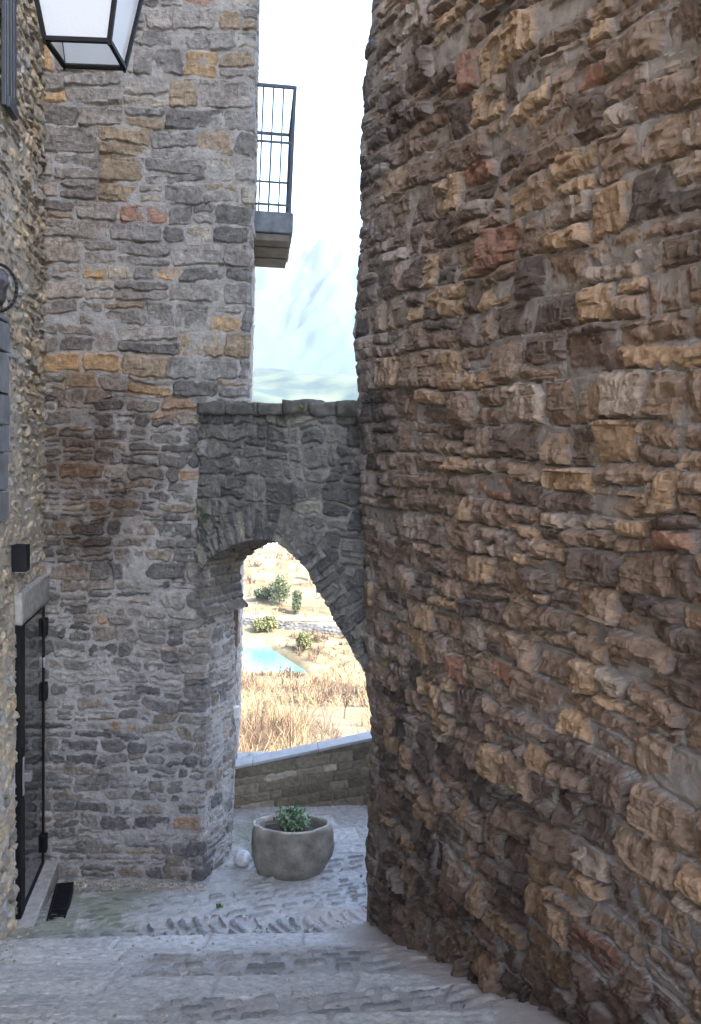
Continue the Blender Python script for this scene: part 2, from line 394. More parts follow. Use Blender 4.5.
# iron ring flower pot holder
c0 = on_plane(-4,287,lp(0,0,.12),[*LN,0])
ph = empty('wall_pot', c0); tag(ph, 'dark round pot held by an iron ring bracket on the left wall', 'flower pot')
mb = MB()
L3 = np.array([*LN,0]); D3 = np.array([*LD,0])
ring = [c0+L3*math.cos(t)*.10+np.array([0,0,1])*math.sin(t)*.125-D3*.02 for t in np.linspace(0, 2*math.pi, 33)]
for p, q in zip(ring[:-1], ring[1:]): mb.bar(p, q, .009, 6)
mb.bar(c0-L3*.14+[0,0,.125], ring[8], .009, 6); mb.build('ring', M_iron, ph, smooth=True)
def lathe(profile, n=40, c=(0,0,0), wob=0, seed=0, sx=1, sy=1, caps=(1,1)):
    V = []; F = []
    for i, (r, z) in enumerate(profile):
        for k in range(n):
            t = 2*math.pi*k/n; w = 1+wob*float(vnoise(np.array(math.cos(t)*2+5), np.array(math.sin(t)*2+z*4), seed))
            V.append((c[0]+r*math.cos(t)*w*sx, c[1]+r*math.sin(t)*w*sy, c[2]+z))
    for i in range(len(profile)-1):
        for k in range(n): F.append((i*n+k, i*n+(k+1)%n, (i+1)*n+(k+1)%n, (i+1)*n+k))
    if caps[0]: F.append(tuple(range(n))[::-1])
    if caps[1]: F.append(tuple((len(profile)-1)*n+k for k in range(n)))
    return V, F
V_, F_ = lathe([(.02,-.10),(.06,-.095),(.085,-.04),(.095,.02),(.09,.07),(.07,.09),(.06,.08)], 28, c0-L3*.035, .1, 3)
roughen(pymesh('pot', V_, F_, plain('dark_glaze', (.05,.045,.055), .5, var=.7, scale=40, bump=.7, bscale=40), ph, True), .02, .012, 20)
# small black box light
pb = on_plane(18,558,lp(0,0,.05),[*LN,0]); sb = float(np.dot(pb[:2]-LC, LD))
wl = empty('wall_light', pb); tag(wl, 'small black box light on the left wall above the door lintel', 'wall light')
dbox(sb-.06, sb+.04, pb[2]-.085, pb[2]+.085, .02, .11).build('housing', M_black, wl, .006)
dbox(sb-.045, sb+.025, pb[2]-.09, pb[2]-.083, .035, .1).build('lens', M_white, wl)

# ------------------------------------------------------------------ FRONT HOUSE (grey, faces the camera, carries the balcony)
YF = 5.97; XR = -.80; XA = -1.07; ZS = 2.58
SD = np.array([-.120,.9928])                 # direction of its side wall
CH = np.array([.36,.93]); CH = CH/np.linalg.norm(CH)
tall = empty('stone_house', (-1.55, YF, -.1))
tag(tall, 'tall grey stone house facing the lane with a railed balcony on its right side', 'house')
lenc = .42
def front_plan(s, z):
    """s along the wall from the inner corner; returns position and normal"""
    s = np.asarray(s, float)
    # upper: straight to XR then along SD ; lower: straight to XA, splayed jamb, then along SD
    x0 = -2.45
    up1 = s < (XR-x0)
    xu = np.where(up1, x0+s, XR+SD[0]*(s-(XR-x0))); yu = np.where(up1, YF, YF+SD[1]*(s-(XR-x0)))
    nux = np.where(up1, 0, SD[1]); nuy = np.where(up1, -1, -SD[0])
    a = XA-x0; b = a+lenc
    l1 = s < a; l2 = (s >= a) & (s < b)
    xl = np.where(l1, x0+s, np.where(l2, XA+CH[0]*(s-a), XA+CH[0]*lenc+SD[0]*(s-b)))
    yl = np.where(l1, YF, np.where(l2, YF+CH[1]*(s-a), YF+CH[1]*lenc+SD[1]*(s-b)))
    nlx = np.where(l1, 0, np.where(l2, CH[1], SD[1])); nly = np.where(l1, -1, np.where(l2, -CH[0], -SD[0]))
    t = (z > ZS+.05).astype(float)
    return xl+(xu-xl)*t, yl+(yu-yl)*t, nlx+(nux-nlx)*t, nly+(nuy-nly)*t
u = axis((0,.0075),(2.1,.02),(3.2,.05),(6.5,.05)); v = axis((-.5,.0075),(6.7,.05),(9.5,.05))
U, V = np.meshgrid(u, v, indexing='ij')
big = sstep(2.6, 3.6, V)                      # larger blocks higher up
mA = masonry(U, V, 211, (.06,.135), (.09,.30), warp=.040, wfreq=3.2, rnd=.035, joint=.007, split=.35, rough=.010)
mB = masonry(U, V, 223, (.10,.21), (.14,.42), warp=.030, rnd=.03, joint=.006, split=.4, rough=.009)
sel = V + .1*fbm(U*2, V*2, 9, 2) > 3.55
m = {k: np.where(sel, mB[k], mA[k]) for k in mA}
h, mk = relief(U, V, m, 211, amp=.026, edge=.011, fac=.009, fscale=15, mort=.33, mvar=.6, tilt=.28, fine=.006, smear=.75)
palA = [(5,(.155,.15,.145)),(3,(.21,.195,.18)),(3,(.11,.107,.107)),(2,(.19,.165,.14)),(.5,(.28,.20,.14)),(1,(.26,.25,.235))]
palB = [(5,(.19,.187,.185)),(3,(.24,.23,.22)),(2,(.14,.137,.137)),(1.3,(.25,.205,.155)),(.8,(.34,.25,.155)),(1,(.30,.28,.24)),(.4,(.28,.18,.14))]
col = np.where(sel[..., None], pick(m['r2'], palB), pick(m['r2'], palA))*(.85+.3*m['r3'][..., None])
# brown stained, rougher patch and reddish old stones on the left of the facade (own material colour, not shade)
stain = np.clip(gauss(U, V, .55, 3.0, .45, .75)*1.25 + .9*fbm(U*3, V*5, 77, 4)*gauss(U, V, .5, 2.9, .7, 1.0), 0, 1)
warm = np.clip(gauss(U, V, .25, 4.6, .55, 1.9), 0, 1)
col = col*(1-stain[..., None]*.62*np.array([.82,1,1.12])); mk = mk*(1-.75*stain)
col = col*(1+.3*fbm(U*9, V*13, 15, 4))[..., None]
col = col*(1+warm[..., None]*np.array([.16,.05,-.06]))
P = np.zeros(U.shape+(3,)); px, py, nx, ny = front_plan(U, V)
P[...,0] = px+nx*h; P[...,1] = py+ny*h; P[...,2] = V
# plain pale render on the side strip of the upper wall
side = (U > (XR+2.45)+.02) & (V > ZS)
col[side] = (.30,.29,.28); mk = np.where(side, .75, mk)
bv = [(-2.45,YF+.05),(-1.13,YF+.05),(-1.02,6.45),(-1.48,9.9),(-6.5,9.9),(-6.5,YF+.05)]
ex = ([(*p, z) for z in (-.8, 9.4) for p in bv], [(0,1,7,6),(1,2,8,7),(2,3,9,8),(3,4,10,9),(4,5,11,10),(5,0,6,11),(6,7,8,9),(6,9,10,11)])
gridmesh('facade', P, M_front, None, col, {'mortar': mk}, tall, extra=ex, smooth=False)
# upper overhang body behind the facade above the passage
mb = MB(); mb.add([(-1.2,YF+.04,ZS+.06),(XR-.04,YF+.04,ZS+.06),(XR-.04+SD[0]*3.9,YF+SD[1]*3.9,ZS+.06),(-1.3,9.9,ZS+.06)]+[(-1.2,YF+.04,9.4),(XR-.04,YF+.04,9.4),(XR-.04+SD[0]*3.9,YF+SD[1]*3.9,9.4),(-1.3,9.9,9.4)], [(3,2,1,0),(4,5,6,7),(0,1,5,4),(1,2,6,5),(2,3,7,6),(3,0,4,7)])
mb.build('upper_core', M_render, tall)
# flat eaves slab on top
mb = MB(); mb.add([(*p, z) for z in (9.42, 9.6) for p in [(-2.5,YF-.15),(-.65,YF-.15),(-1.15,10),(-6.6,10),(-6.6,YF-.15)]], [(4,3,2,1,0),(5,6,7,8,9)]+[(k,(k+1)%5,5+(k+1)%5,5+k) for k in range(5)])
mb.build('roof', M_lintel, tall)
# brown board and white box on the passage side
sj = np.array([XA,YF])+CH*lenc
def sp(t, z, o=0.): return np.array([sj[0]+SD[0]*t+SD[1]*o, sj[1]+SD[1]*t-SD[0]*o, z])
zj = at_y(240,717,6.42)[2]; zw0, zw1 = at_y(240,646,6.42)[2], at_y(240,609,6.42)[2]
jb = empty('junction_box', sp(.05, zj))
tag(jb, 'small white box fixed to the jamb of the arched passage', 'junction box')
mb = MB(); mb.box(sp(.02,zj,-.005), [*SD*.06,0], [SD[1]*.07,-SD[0]*.07,0], (0,0,.09)); mb.build('casing', M_white, jb, .006)
mb = MB(); mb.bar(sp(.045,zj+.09,.03), sp(.045,zj+.2,.012), .006, 6); mb.build('cable_stub', M_white, jb)
gp = empty('wooden_board', sp(.14, zw0)); tag(gp, 'short brown board on the jamb edge just under the arch', 'board')
mb = MB(); mb.box(sp(.02,zw0,-.005), [*SD*.06,0], [SD[1]*.045,-SD[0]*.045,0], (0,0,zw1-zw0)); mb.build('board', M_wood, gp, .004)

# balcony
YB = 6.62; pb0 = at_y(249,211,YB); pbo = at_y(293.5,211,YB); zt = pbo[2]; zb = at_y(292,236,YB)[2]
XW = XR+SD[0]*(YB-YF); DP = 1.05; out = pbo[0]-XW
def bp(t, o, z): return np.array([XW+SD[0]*t+SD[1]*o, YB+SD[1]*t-SD[0]*o, z])   # t along wall, o outward
def bbox(t0,t1,o0,o1,z0,z1): return MB().box(bp(t0,o0,z0), bp(t1,o0,z0)-bp(t0,o0,z0), bp(t0,o1,z0)-bp(t0,o0,z0), (0,0,z1-z0))
bal = bbox(0,DP,-.1,out,zb+.03,zt).build('balcony', M_slab, tall, .012); tag(bal, 'narrow stone balcony with thin dark railing')
mb = MB()
for k in range(5):
    b_ = bbox(.03+k*.2,.03+k*.2+.192,-.1,out-.025,zb-.03-.008*(k%2),zb+.028); mb.add(b_.v, b_.f)
mb.build('soffit', M_plank, bal, .006)
rh = at_y(296,84,YB)[2]-zt; rl = MB(); e = out-.03; tiltv = np.array([.02,0,0])
def rp(t, o, z): return bp(t, o, zt+z)+tiltv*z
for t in (.03, DP-.03):
    for z in (.06, rh*.56, rh): rl.sq(rp(t,.0,z), rp(t,e,z), .016 if z < rh else .024)
    for k in (range(1, 4) if t < .1 else [2]): rl.sq(rp(t,k*e/3.9-.02,0), rp(t,k*e/3.9-.02,rh), .012, (0,1,0))
for z in (.06, rh*.56, rh): rl.sq(rp(.03,e,z), rp(DP-.03,e,z), .018 if z < rh else .028)
for k in range(9): rl.sq(rp(.03+k*(DP-.06)/8,e,0), rp(.03+k*(DP-.06)/8,e,rh), .022 if k in (0,8) else .012, (0,1,0))
rl.build('railing', M_rail, bal)

# ------------------------------------------------------------------ TOWER on the right
TA = R(25.0); TD = np.array([math.sin(TA), -math.cos(TA)]); TN = np.array([-math.cos(TA), -math.sin(TA)])
T0 = np.array([-.025, 5.20]); rc = .22; TB = np.array([.95,.31]); TB = TB/np.linalg.norm(TB)
def tower_plan(s):
    """s>0 towards the camera, s<0 round the far corner and away to the right"""
    pts = [T0+TD*k for k in np.linspace(12, .25, 60)]
    # rounded corner (quadratic)
    a = T0+TD*.25; c = T0+TB*.25
    for t in np.linspace(0, 1, 25)[1:]: pts.append((1-t)**2*a+2*t*(1-t)*(T0)+t*t*c)
    pts += [c+TB*k for k in np.linspace(.1, 6, 40)]
    pts = np.array(pts); d = np.r_[0, np.cumsum(np.linalg.norm(np.diff(pts, axis=0), axis=1))]
    s0 = d[59]; ss = s0+.25 - s                     # arc coordinate
    x = np.interp(ss, d, pts[:,0]); y = np.interp(ss, d, pts[:,1])
    x2 = np.interp(ss+.02, d, pts[:,0]); y2 = np.interp(ss+.02, d, pts[:,1]); x1 = np.interp(ss-.02, d, pts[:,0]); y1 = np.interp(ss-.02, d, pts[:,1])
    tx = x2-x1; ty = y2-y1; l = np.hypot(tx, ty)+1e-9
    return x, y, -ty/l, tx/l
tower = empty('stone_tower', (1.2, 3.4, 0)); tag(tower, 'huge rough brown rubble stone wall with curved end filling the right side', 'tower')
u = axis((-5,.06),(-.5,.0075),(1.2,.0065),(3.05,.0065),(3.3,.04),(9.5,.04)); v = axis((-.7,.0075),(3.0,.0075),(6.4,.05),(10.6,.05))
U, V = np.meshgrid(u, v, indexing='ij')
Vc = V - .10*sstep(.0,3.0,U)*0
m = masonry(U, Vc, 307, (.12,.21), (.11,.31), warp=.05, wfreq=1.7, rnd=.018, joint=.002, split=.5, rough=.006)
h, mk = hard_relief(U, V, m, 307)
# deeper, more ragged stones at the foot
h = h*(1+.2*sstep(2.0,.6,V))
h = h*(1-.6*sstep(.55, .1, U)*sstep(-1.2,-.6,U))
h = h + .025*fbm(U*1.1, V*1.1, 55, 3) + .018*fbm(U*3+V*1.2, V*3, 56, 2)
palT = [(5,(.175,.132,.108)),(4,(.22,.170,.135)),(3,(.110,.085,.075)),(.8,(.085,.07,.065)),(2.2,(.29,.215,.15)),(.8,(.32,.24,.165)),(1.8,(.26,.225,.20)),(.4,(.22,.13,.10))]
palT = [(a, (b[0]*.77, b[1]*.73, b[2]*.695)) for a, b in palT]
col = pick(m['r2'], palT)*(.85+.3*m['r3'][..., None])
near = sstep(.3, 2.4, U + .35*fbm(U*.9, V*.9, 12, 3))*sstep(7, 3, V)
slate = sstep(.9, .1, U)*sstep(2.2, 3.6, V)
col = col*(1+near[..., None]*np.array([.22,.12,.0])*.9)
col = col*(1-slate[..., None]*.55) + slate[..., None]*.55*col.mean(-1, keepdims=True)*np.array([.92,1.0,1.14])
soot = np.clip(gauss(U, V, 2.1, .95, .8, .45)*.9+.35*fbm(U*2, V*2, 71, 3)*gauss(U, V, 2, .9, 1.3, .8), 0, 1)
col = col*(1-.62*soot[..., None])
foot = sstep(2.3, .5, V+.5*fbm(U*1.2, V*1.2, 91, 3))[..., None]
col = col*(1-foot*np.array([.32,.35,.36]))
x, y, nx, ny = tower_plan(U)
batter = np.interp(V, [-.7,0,1.6,3.0,3.8,5,6.5,11], [.19,.175,.12,.01,-.055,-.05,.01,.07])
x = x + batter*sstep(1.8, 0, U)
P = np.stack([x+nx*h, y+ny*h, V], -1)
bk = [T0+TD*9.4-TN*.15, T0-TN*.15*0+np.array([.22,-.02]), T0+TB*5.1+np.array([.05,-.15]), T0+TB*5+TD*9.4]
ex = ([(*p, z) for z in (-1, 10.4) for p in bk], [(0,1,5,4),(1,2,6,5),(2,3,7,6),(3,0,4,7),(4,5,6,7)])
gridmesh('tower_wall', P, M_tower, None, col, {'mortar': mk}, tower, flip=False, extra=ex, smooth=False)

# ------------------------------------------------------------------ ARCH between the two
arch = empty('stone_arch', (-.6, 5.6, 2)); tag(arch, 'dark grey pointed stone arch bridging the passage between tower and house', 'arch')
AO = np.array([-1.125, 5.93]); AD = np.array([.85,-.527]); AD = AD/np.linalg.norm(AD); AN = np.array([AD[1],-AD[0]])  # normal to camera
AN = np.array([-.527,-.85]); AN = AN/np.linalg.norm(AN); AB = -AN; TH = .47
def a_uv(x, y):
    p = on_plane(x, y, (*AO, 0), (*AN, 0)); return float(np.dot(p[:2]-AO, AD)), float(p[2])
prof_px = [(209,616),(203,606),(199,588),(201,572),(208,560),(219,552),(232,546),(246,542),(260,540),(272,540),(283,544),(294,553),(303,563),(312,577),(321,592),(330,608),(339,624),(348,640),(357,656),(366,672),(380,697),(392,720)]
prof = np.array([a_uv(*p) for p in prof_px])
prof[:3,0] = np.maximum(prof[:3,0], [.05,.03,.02])
# smooth resample
t = np.r_[0, np.cumsum(np.linalg.norm(np.diff(prof, axis=0), axis=1))]; tt = np.linspace(0, t[-1], 260)
pf = np.stack([np.interp(tt, t, prof[:,0]), np.interp(tt, t, prof[:,1])], -1)
for _ in range(6): pf[1:-1] = (pf[:-2]+pf[1:-1]*2+pf[2:])/4
pf = pf + (.012*fbm(tt*9, tt*0, 5, 3))[:, None]*np.array([.5,1])
ztop = a_uv(205,412)[1]
u = axis((0,.0075),(1.75,.0075)); v = axis((pf[:,1].min()-.02,.0075),(ztop,.0075))
U, V = np.meshgrid(u, v, indexing='ij')
# distance to the profile + arc coordinate
pts = np.stack([U.ravel(), V.ravel()], -1); best = np.full(len(pts), 9.); arc = np.zeros(len(pts))
for k in range(0, len(pf), 2):
    d = np.hypot(pts[:,0]-pf[k,0], pts[:,1]-pf[k,1]); b = d < best; best[b] = d[b]; arc[b] = tt[k]
best = best.reshape(U.shape); arc = arc.reshape(U.shape)
m1 = masonry(U, V, 503, (.07,.17), (.07,.24), warp=.05, wfreq=3.5, rnd=.03, joint=.003, split=.35, rough=.009)
m2 = masonry(best*1.0, arc, 509, (.035,.075), (.24,.25), warp=.01, rnd=.02, joint=.003, split=0, vmin=-1, vmax=6)
ring_ = (best < .25+.03*vnoise(arc*14, arc*0, 3))
m = {k: np.where(ring_, m2[k], m1[k]) for k in m1}
h, mk = relief(U, V, m, 503, amp=.03, edge=.016, fac=.014, fscale=13, mort=.12, mvar=.5, tilt=.45, fine=.005)
col = pick(m['r2'], [(5,(.115,.112,.108)),(3,(.15,.145,.138)),(3,(.08,.079,.079)),(1,(.20,.19,.165))])*(.85+.35*m['r3'][..., None])
moss = np.clip(gauss(U, V, .05, 2.75, .1, .15)+gauss(U, V, .75, ztop-.03, .08, .1)*.8, 0, 1)[..., None]*(.5+.5*fbm(U*30, V*30, 3, 2))[..., None]
col = col*(1-moss)+moss*np.array([.06,.09,.035])
P = np.stack([AO[0]+AD[0]*U+AN[0]*h, AO[1]+AD[1]*U+AN[1]*h, V], -1)
# inside opening test
def inside(uu, vv):
    poly = np.vstack([pf, [[pf[-1,0], pf[0,1]-3],[pf[0,0], pf[0,1]-3]]]); r = np.zeros(uu.shape, bool)
    for (x1,y1),(x2,y2) in zip(poly, np.roll(poly, -1, 0)):
        c = ((y1 > vv) != (y2 > vv)) & (uu < (x2-x1)*(vv-y1)/(y2-y1+1e-12)+x1); r ^= c
    return r
UC, VC = (U[:-1,:-1]+U[1:,1:])/2, (V[:-1,:-1]+V[1:,1:])/2
keep = ~inside(UC, VC) & ~((VC < pf[0,1]) & (UC < .2))
gridmesh('arch_face', P, M_arch, keep, col, {'mortar': mk}, arch, smooth=False)
# soffit
dv = np.linspace(0, TH, 60); I = np.arange(len(pf))
S, Dd = np.meshgrid(tt, dv, indexing='ij')
ms = masonry(Dd, S, 511, (.05,.11), (.12,.3), warp=.015, rnd=.02, joint=.005, split=0, vmin=-1, vmax=6)
hs, mks = relief(Dd, S, ms, 511, amp=.02, edge=.014, fac=.01, fscale=16, mort=.1, mvar=.3)
tang = np.gradient(pf, axis=0); tang /= np.linalg.norm(tang, axis=1)[:, None]; inn = np.stack([tang[:,1], -tang[:,0]], -1)
fade = sstep(0,.03,Dd)
pu = pf[:,0][:,None]+inn[:,0][:,None]*hs*fade; pv = pf[:,1][:,None]+inn[:,1][:,None]*hs*fade
P = np.stack([AO[0]+AD[0]*pu+AB[0]*(Dd-.012), AO[1]+AD[1]*pu+AB[1]*(Dd-.012), pv], -1)
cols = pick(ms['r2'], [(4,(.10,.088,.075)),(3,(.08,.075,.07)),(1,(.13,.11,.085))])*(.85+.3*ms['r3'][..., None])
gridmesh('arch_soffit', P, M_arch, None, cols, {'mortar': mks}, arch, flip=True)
# back face of the arch wall
U2, V2 = U[::3, ::3], V[::3, ::3]; UC2, VC2 = (U2[:-1,:-1]+U2[1:,1:])/2, (V2[:-1,:-1]+V2[1:,1:])/2
k2 = ~inside(UC2, VC2) & ~((VC2 < pf[0,1]+.02) & (UC2 < .3)); h2 = h[::3, ::3]
P2 = np.stack([AO[0]+AD[0]*U2+AB[0]*(TH-.02+h2*.3), AO[1]+AD[1]*U2+AB[1]*(TH-.02+h2*.3), V2], -1)
gridmesh('arch_back', P2, M_arch, k2, col[::3, ::3], {'mortar': mk[::3, ::3]}, arch, flip=True)
# coping: individual dark slabs
mb = MB(); s = .0; rg = random.Random(11)
zr = a_uv(352,402)[1]; zl_ = a_uv(205,405)[1]
while s < 1.7:
    w = rg.uniform(.2,.36); zz = ztop-.02+rg.uniform(-.006,.006); th = (zl_+(zr-zl_)*s/1.35)-ztop+.03+rg.uniform(-.008,.008)
    o = np.array([*(AO+AD*s+AN*(.045+rg.uniform(-.01,.012))), zz]); mb.box(o, [*(AD*(w-.012)),rg.uniform(-.004,.004)], [*(AB*(TH+.09)),0], (0,0,th)); s += w
cp = roughen(mb.build('coping', M_dark_cap, arch), .022, .017, 11, 4)

# ------------------------------------------------------------------ PAVING of the lane
def rot(x, y, deg, ox=0, oy=0):
    a = R(deg); return (x-ox)*math.cos(a)+(y-oy)*math.sin(a), -(x-ox)*math.sin(a)+(y-oy)*math.cos(a)
def cobbles(x, y, deg, L, Wd, seed):
    a, b = rot(x, y, deg); a = a+.02*fbm(x*4, y*4, seed, 2); b = b+.015*fbm(x*5, y*5, seed+1, 2)
    f1, f2, i = worley(a/L+np.floor(b/Wd)*.37*0, b/Wd, seed+3, .75)
    return f2-f1, i, f1
x = axis((-2.6,.06),(-2.35,.008),(.75,.02),(1.9,.08),(4.5,.08)); y = axis((-3,.1),(2.3,.009),(6.6,.012),(8.2,.1),(8.8,.1))
X, Y = np.meshgrid(x, y, indexing='ij'); Z = lane_z(X, Y)
yy = Y - .10*X + .03*fbm(X*2.5, X*0, 7, 2) + .012*fbm(X*5, Y*5, 8, 2)
hgt = .007*fbm(X*9, Y*9, 21, 5) + .006*fbm(X*30, Y*30, 24, 3) + .012*fbm(X*1.6, Y*1.6, 22, 2); mort = np.ones_like(X)*.9
col = np.ones(X.shape+(3,))*np.array([.27,.27,.27])
def setts(deg, rows, lens, seed):
    a, b = rot(X, Y, deg); q = masonry(a, b, seed, rows, lens, warp=.03, wfreq=3, rnd=.03, joint=.018, split=0, rough=.006, vmin=-14, vmax=14); return q['d'], q['r2']
def put(mask, d, lim, amp, idv, pal, colr=None):
    global hgt, mort, col
    st = sstep(lim*.3, lim, d)*mask
    hgt = hgt + st*amp*(.6+.6*idv); mort = mort*(1-st*.95)
    c = pick(np.mod(idv*7.31, 1), pal); col = np.where((mask > .5)[..., None], c, col)
gp_ = [(3,(.17,.175,.18)),(3,(.23,.235,.24)),(2,(.31,.31,.31)),(1,(.12,.125,.13))]
gl_ = [(3,(.46,.46,.455)),(2,(.53,.53,.52)),(1.5,(.40,.40,.40))]
noise_edge = .03*fbm(X*4, Y*4, 61, 3)
cob_zone = (sstep(-1.18,-1.0,X+noise_edge+(Y-5.3)*.5)*(yy > 5.34)).astype(float)*(Y < 6.45)*((X > -.75+noise_edge*2) | (yy < 5.8))
cob_zone = (cob_zone > .5).astype(float)
d, i = setts(24, (.065,.095), (.12,.24), 31); put(cob_zone*(i > .04), d, .016, .024, i, gp_)
row = ((yy > 4.98) & (yy <= 5.34) & (X > -1.35+noise_edge)).astype(float)
d, i = setts(112, (.065,.09), (.2,.34), 37); put(row*(i > .04), d, .014, .028, i, gp_)
def bandcalc(a, b): return ((yy > a) & (yy <= b)).astype(float)
sm = masonry(X, Y, 41, (.26,.4), (.35,.8), warp=.03, rnd=.02, joint=.004, split=0, vmin=-4, vmax=10)
bands = [(4.50,4.95),(3.62,3.97),(2.95,3.3),(2.3,2.6)]
for a, b in bands:
    dist = np.minimum(yy-a, b-yy); dd = np.minimum(dist, np.maximum(sm['hx']-np.abs(sm['lx']), 0)*1.0-.004)
    put(bandcalc(a, b), dd, .014, .014, sm['r2'], gl_)
lo = 4.50
for k, (a, b) in enumerate(bands[1:]):
    zz_ = ((yy > b) & (yy <= lo)).astype(float); cz = (X+noise_edge > [-1.05,-.8,-1.4][k]).astype(float)
    d, i = setts(12+8*k, (.085,.13), (.13,.26), 51+k); put(zz_*cz*(i > .04), d, .018, .028, i, gp_)
    put(zz_*(1-cz), sm['d'], .014, .012, sm['r2'], gl_); lo = a
# beyond the arch: pale flags
d3 = masonry(*rot(X, Y, 20), 43, (.3,.5), (.4,.8), warp=.03, rnd=.03, joint=.008, split=0, vmin=-9, vmax=14)
far_z = (Y >= 6.5).astype(float)*sstep(-.75,-.6,X+noise_edge+(Y-6.4)*.15); put(far_z, d3['d'], .016, .01, d3['r2'], gl_)
far_c = ((Y >= 6.35)&(Y<6.9)&(X<.1)).astype(float)
# small loose pebbly roughness over the mortar field near the door
d, i, _ = cobbles(X, Y, 10, .13, .07, 71); pm = ((X < -1.0) & (yy > 4.98)).astype(float)*(1-cob_zone)*(i > .55)*(1-row); put(pm, d, .35, .007, i, gp_)
# moss, and warm mortar fillet along the tower foot
mossm = np.clip(gauss(X, Y, -1.75, 5.35, .38, .35)+gauss(X, Y, -.75, 6.8, .25, .5)+.8*gauss(X, Y, -2.15, 4.75, .2, .25)+.4*gauss(X, Y, -1.6, 5.75, .8, .12), 0, 1)*sstep(-.35,.35,fbm(X*7, Y*7, 81, 4)+.15)
tdist = (X-T0[0])*(-TN[0]) + (Y-T0[1])*(-TN[1])      # distance into tower side
fil = sstep(-.22,-.05, tdist+.05*fbm(X*4,Y*4,82,3)); fil = fil*(Y < 5.5)
hgt = hgt*(1-.5*fil) + .035*sstep(-.22,-.0,tdist)*(Y < 5.4); mort = np.maximum(mort, fil)
M_g = M_ground
col = np.clip(col, .02, 1)
P = np.stack([X, Y, Z+hgt], -1)
# ground material gets moss and fillet masks
nt = M_g.node_tree; b = nt.nodes['Principled BSDF']; src = b.inputs['Base Color'].links[0].from_socket
for an, cc in (('moss', (.17,.20,.12)), ('fillet', (.36,.31,.28))):
    at = N(nt, 'ShaderNodeAttribute', attribute_name=an); mx = N(nt, 'ShaderNodeMix', data_type='RGBA')
    nt.links.new(at.outputs['Fac'], mx.inputs['Factor']); nt.links.new(src, mx.inputs['A']); mx.inputs['B'].default_value = (*cc, 1); src = mx.outputs['Result']
nt.links.new(src, b.inputs['Base Color'])
# hole for the grate
g1, g2, g3, g4 = at_z(56,881,.0), at_z(75,881,.0), at_z(61,934,0), at_z(42,932,0)
lane = gridmesh('lane_paving', P, M_g, None, col, {'mortar': mort, 'moss': np.clip(mossm*1.0,0,.6), 'fillet': fil*.8}, None)
tag(lane, kind='structure')
# black sunken grate by the doorstep
gc = (g1+g2+g3+g4)/4; ga = (g4-g1); gl = np.linalg.norm(ga); ga = ga/gl; gb = np.array([-ga[1]*-1, 0, 0]); gb = np.array([-ga[1], ga[0], 0])
if gb[0] < 0: gb = -gb
gw = .125
grate = empty('floor_grate', (gc[0], gc[1], 0)); tag(grate, 'narrow black metal grate set in the paving beside the doorstep', 'grate')
gz = float(lane_z(np.array(gc[0]), np.array(gc[1])))+.018
def gpnt(a, b, z): return np.array([gc[0]+ga[0]*a+gb[0]*b, gc[1]+ga[1]*a+gb[1]*b, z])
mb = MB()
for a0,a1,b0,b1 in [(-gl/2,gl/2,-gw/2,-gw/2+.014),(-gl/2,gl/2,gw/2-.014,gw/2),(-gl/2,-gl/2+.014,-gw/2+.015,gw/2-.015),(gl/2-.014,gl/2,-gw/2+.015,gw/2-.015),(.02,.035,-gw/2+.015,gw/2-.015)]:
    mb.box(gpnt(a0,b0,gz-.05), gpnt(a1,b0,0)-gpnt(a0,b0,0), gpnt(a0,b1,0)-gpnt(a0,b0,0), (0,0,.066))
mb.build('frame', M_black, grate, .002)
mb = MB(); mb.box(gpnt(-gl/2+.004,-gw/2+.004,gz-.04), gpnt(gl-.008,0,0)-gpnt(0,0,0), gpnt(0,gw-.008,0)-gpnt(0,0,0), (0,0,.046))
n = int(gl/.02)
for k in range(n): mb.box(gpnt(-gl/2+.016+k*.0195,-gw/2+.016,gz+.0065), gpnt(.008,0,0)-gpnt(0,0,0), gpnt(0,gw-.032,0)-gpnt(0,0,0), (0,0,.005))
mb.build('grid', M_black, grate)

gr = np.random.RandomState(44); gv = []; gf = []; gc_ = []
def grit_pt(k):
    t = gr.rand()
    if k < .4: p = T0+TD*gr.uniform(-.1,2.6)+TN*(.02+abs(gr.normal(0,.06)))+np.array([.09,0])
    elif k < .7: p = np.array([gr.uniform(-2.25,-1.0), 5.90-abs(gr.normal(0,.06))])
    elif k < .8: p = LC+LD*gr.uniform(.9,2.6)+LN*(.06+abs(gr.normal(0,.05)))
    else: p = np.array([gr.uniform(-2,1.2), gr.uniform(3.2,6.8)])
    return p
GP = np.array([grit_pt(gr.rand()) for _ in range(1500)]); GZ = lane_z(GP[:,0], GP[:,1])
for (gx, gy), gz_ in zip(GP, GZ):
    s_ = gr.uniform(.004,.014)*(1.6 if gr.rand() < .06 else 1); q = gr.normal(size=(6,3))*.25
    oc = (np.array([(1,0,0),(-1,0,0),(0,1,0),(0,-1,0),(0,0,.7),(0,0,-.7)])+q)*s_+[gx,gy,gz_+s_*.3+.014]
    b = len(gv); gv += [tuple(p) for p in oc]; gf += [(b+i,b+j,b+k) for i,j,k in [(0,2,4),(2,1,4),(1,3,4),(3,0,4),(2,0,5),(1,2,5),(3,1,5),(0,3,5)]]
o = pymesh('grit', gv, gf, plain('grit', (.26,.235,.20), .9, var=.5, scale=9)); tag(o, kind='stuff')
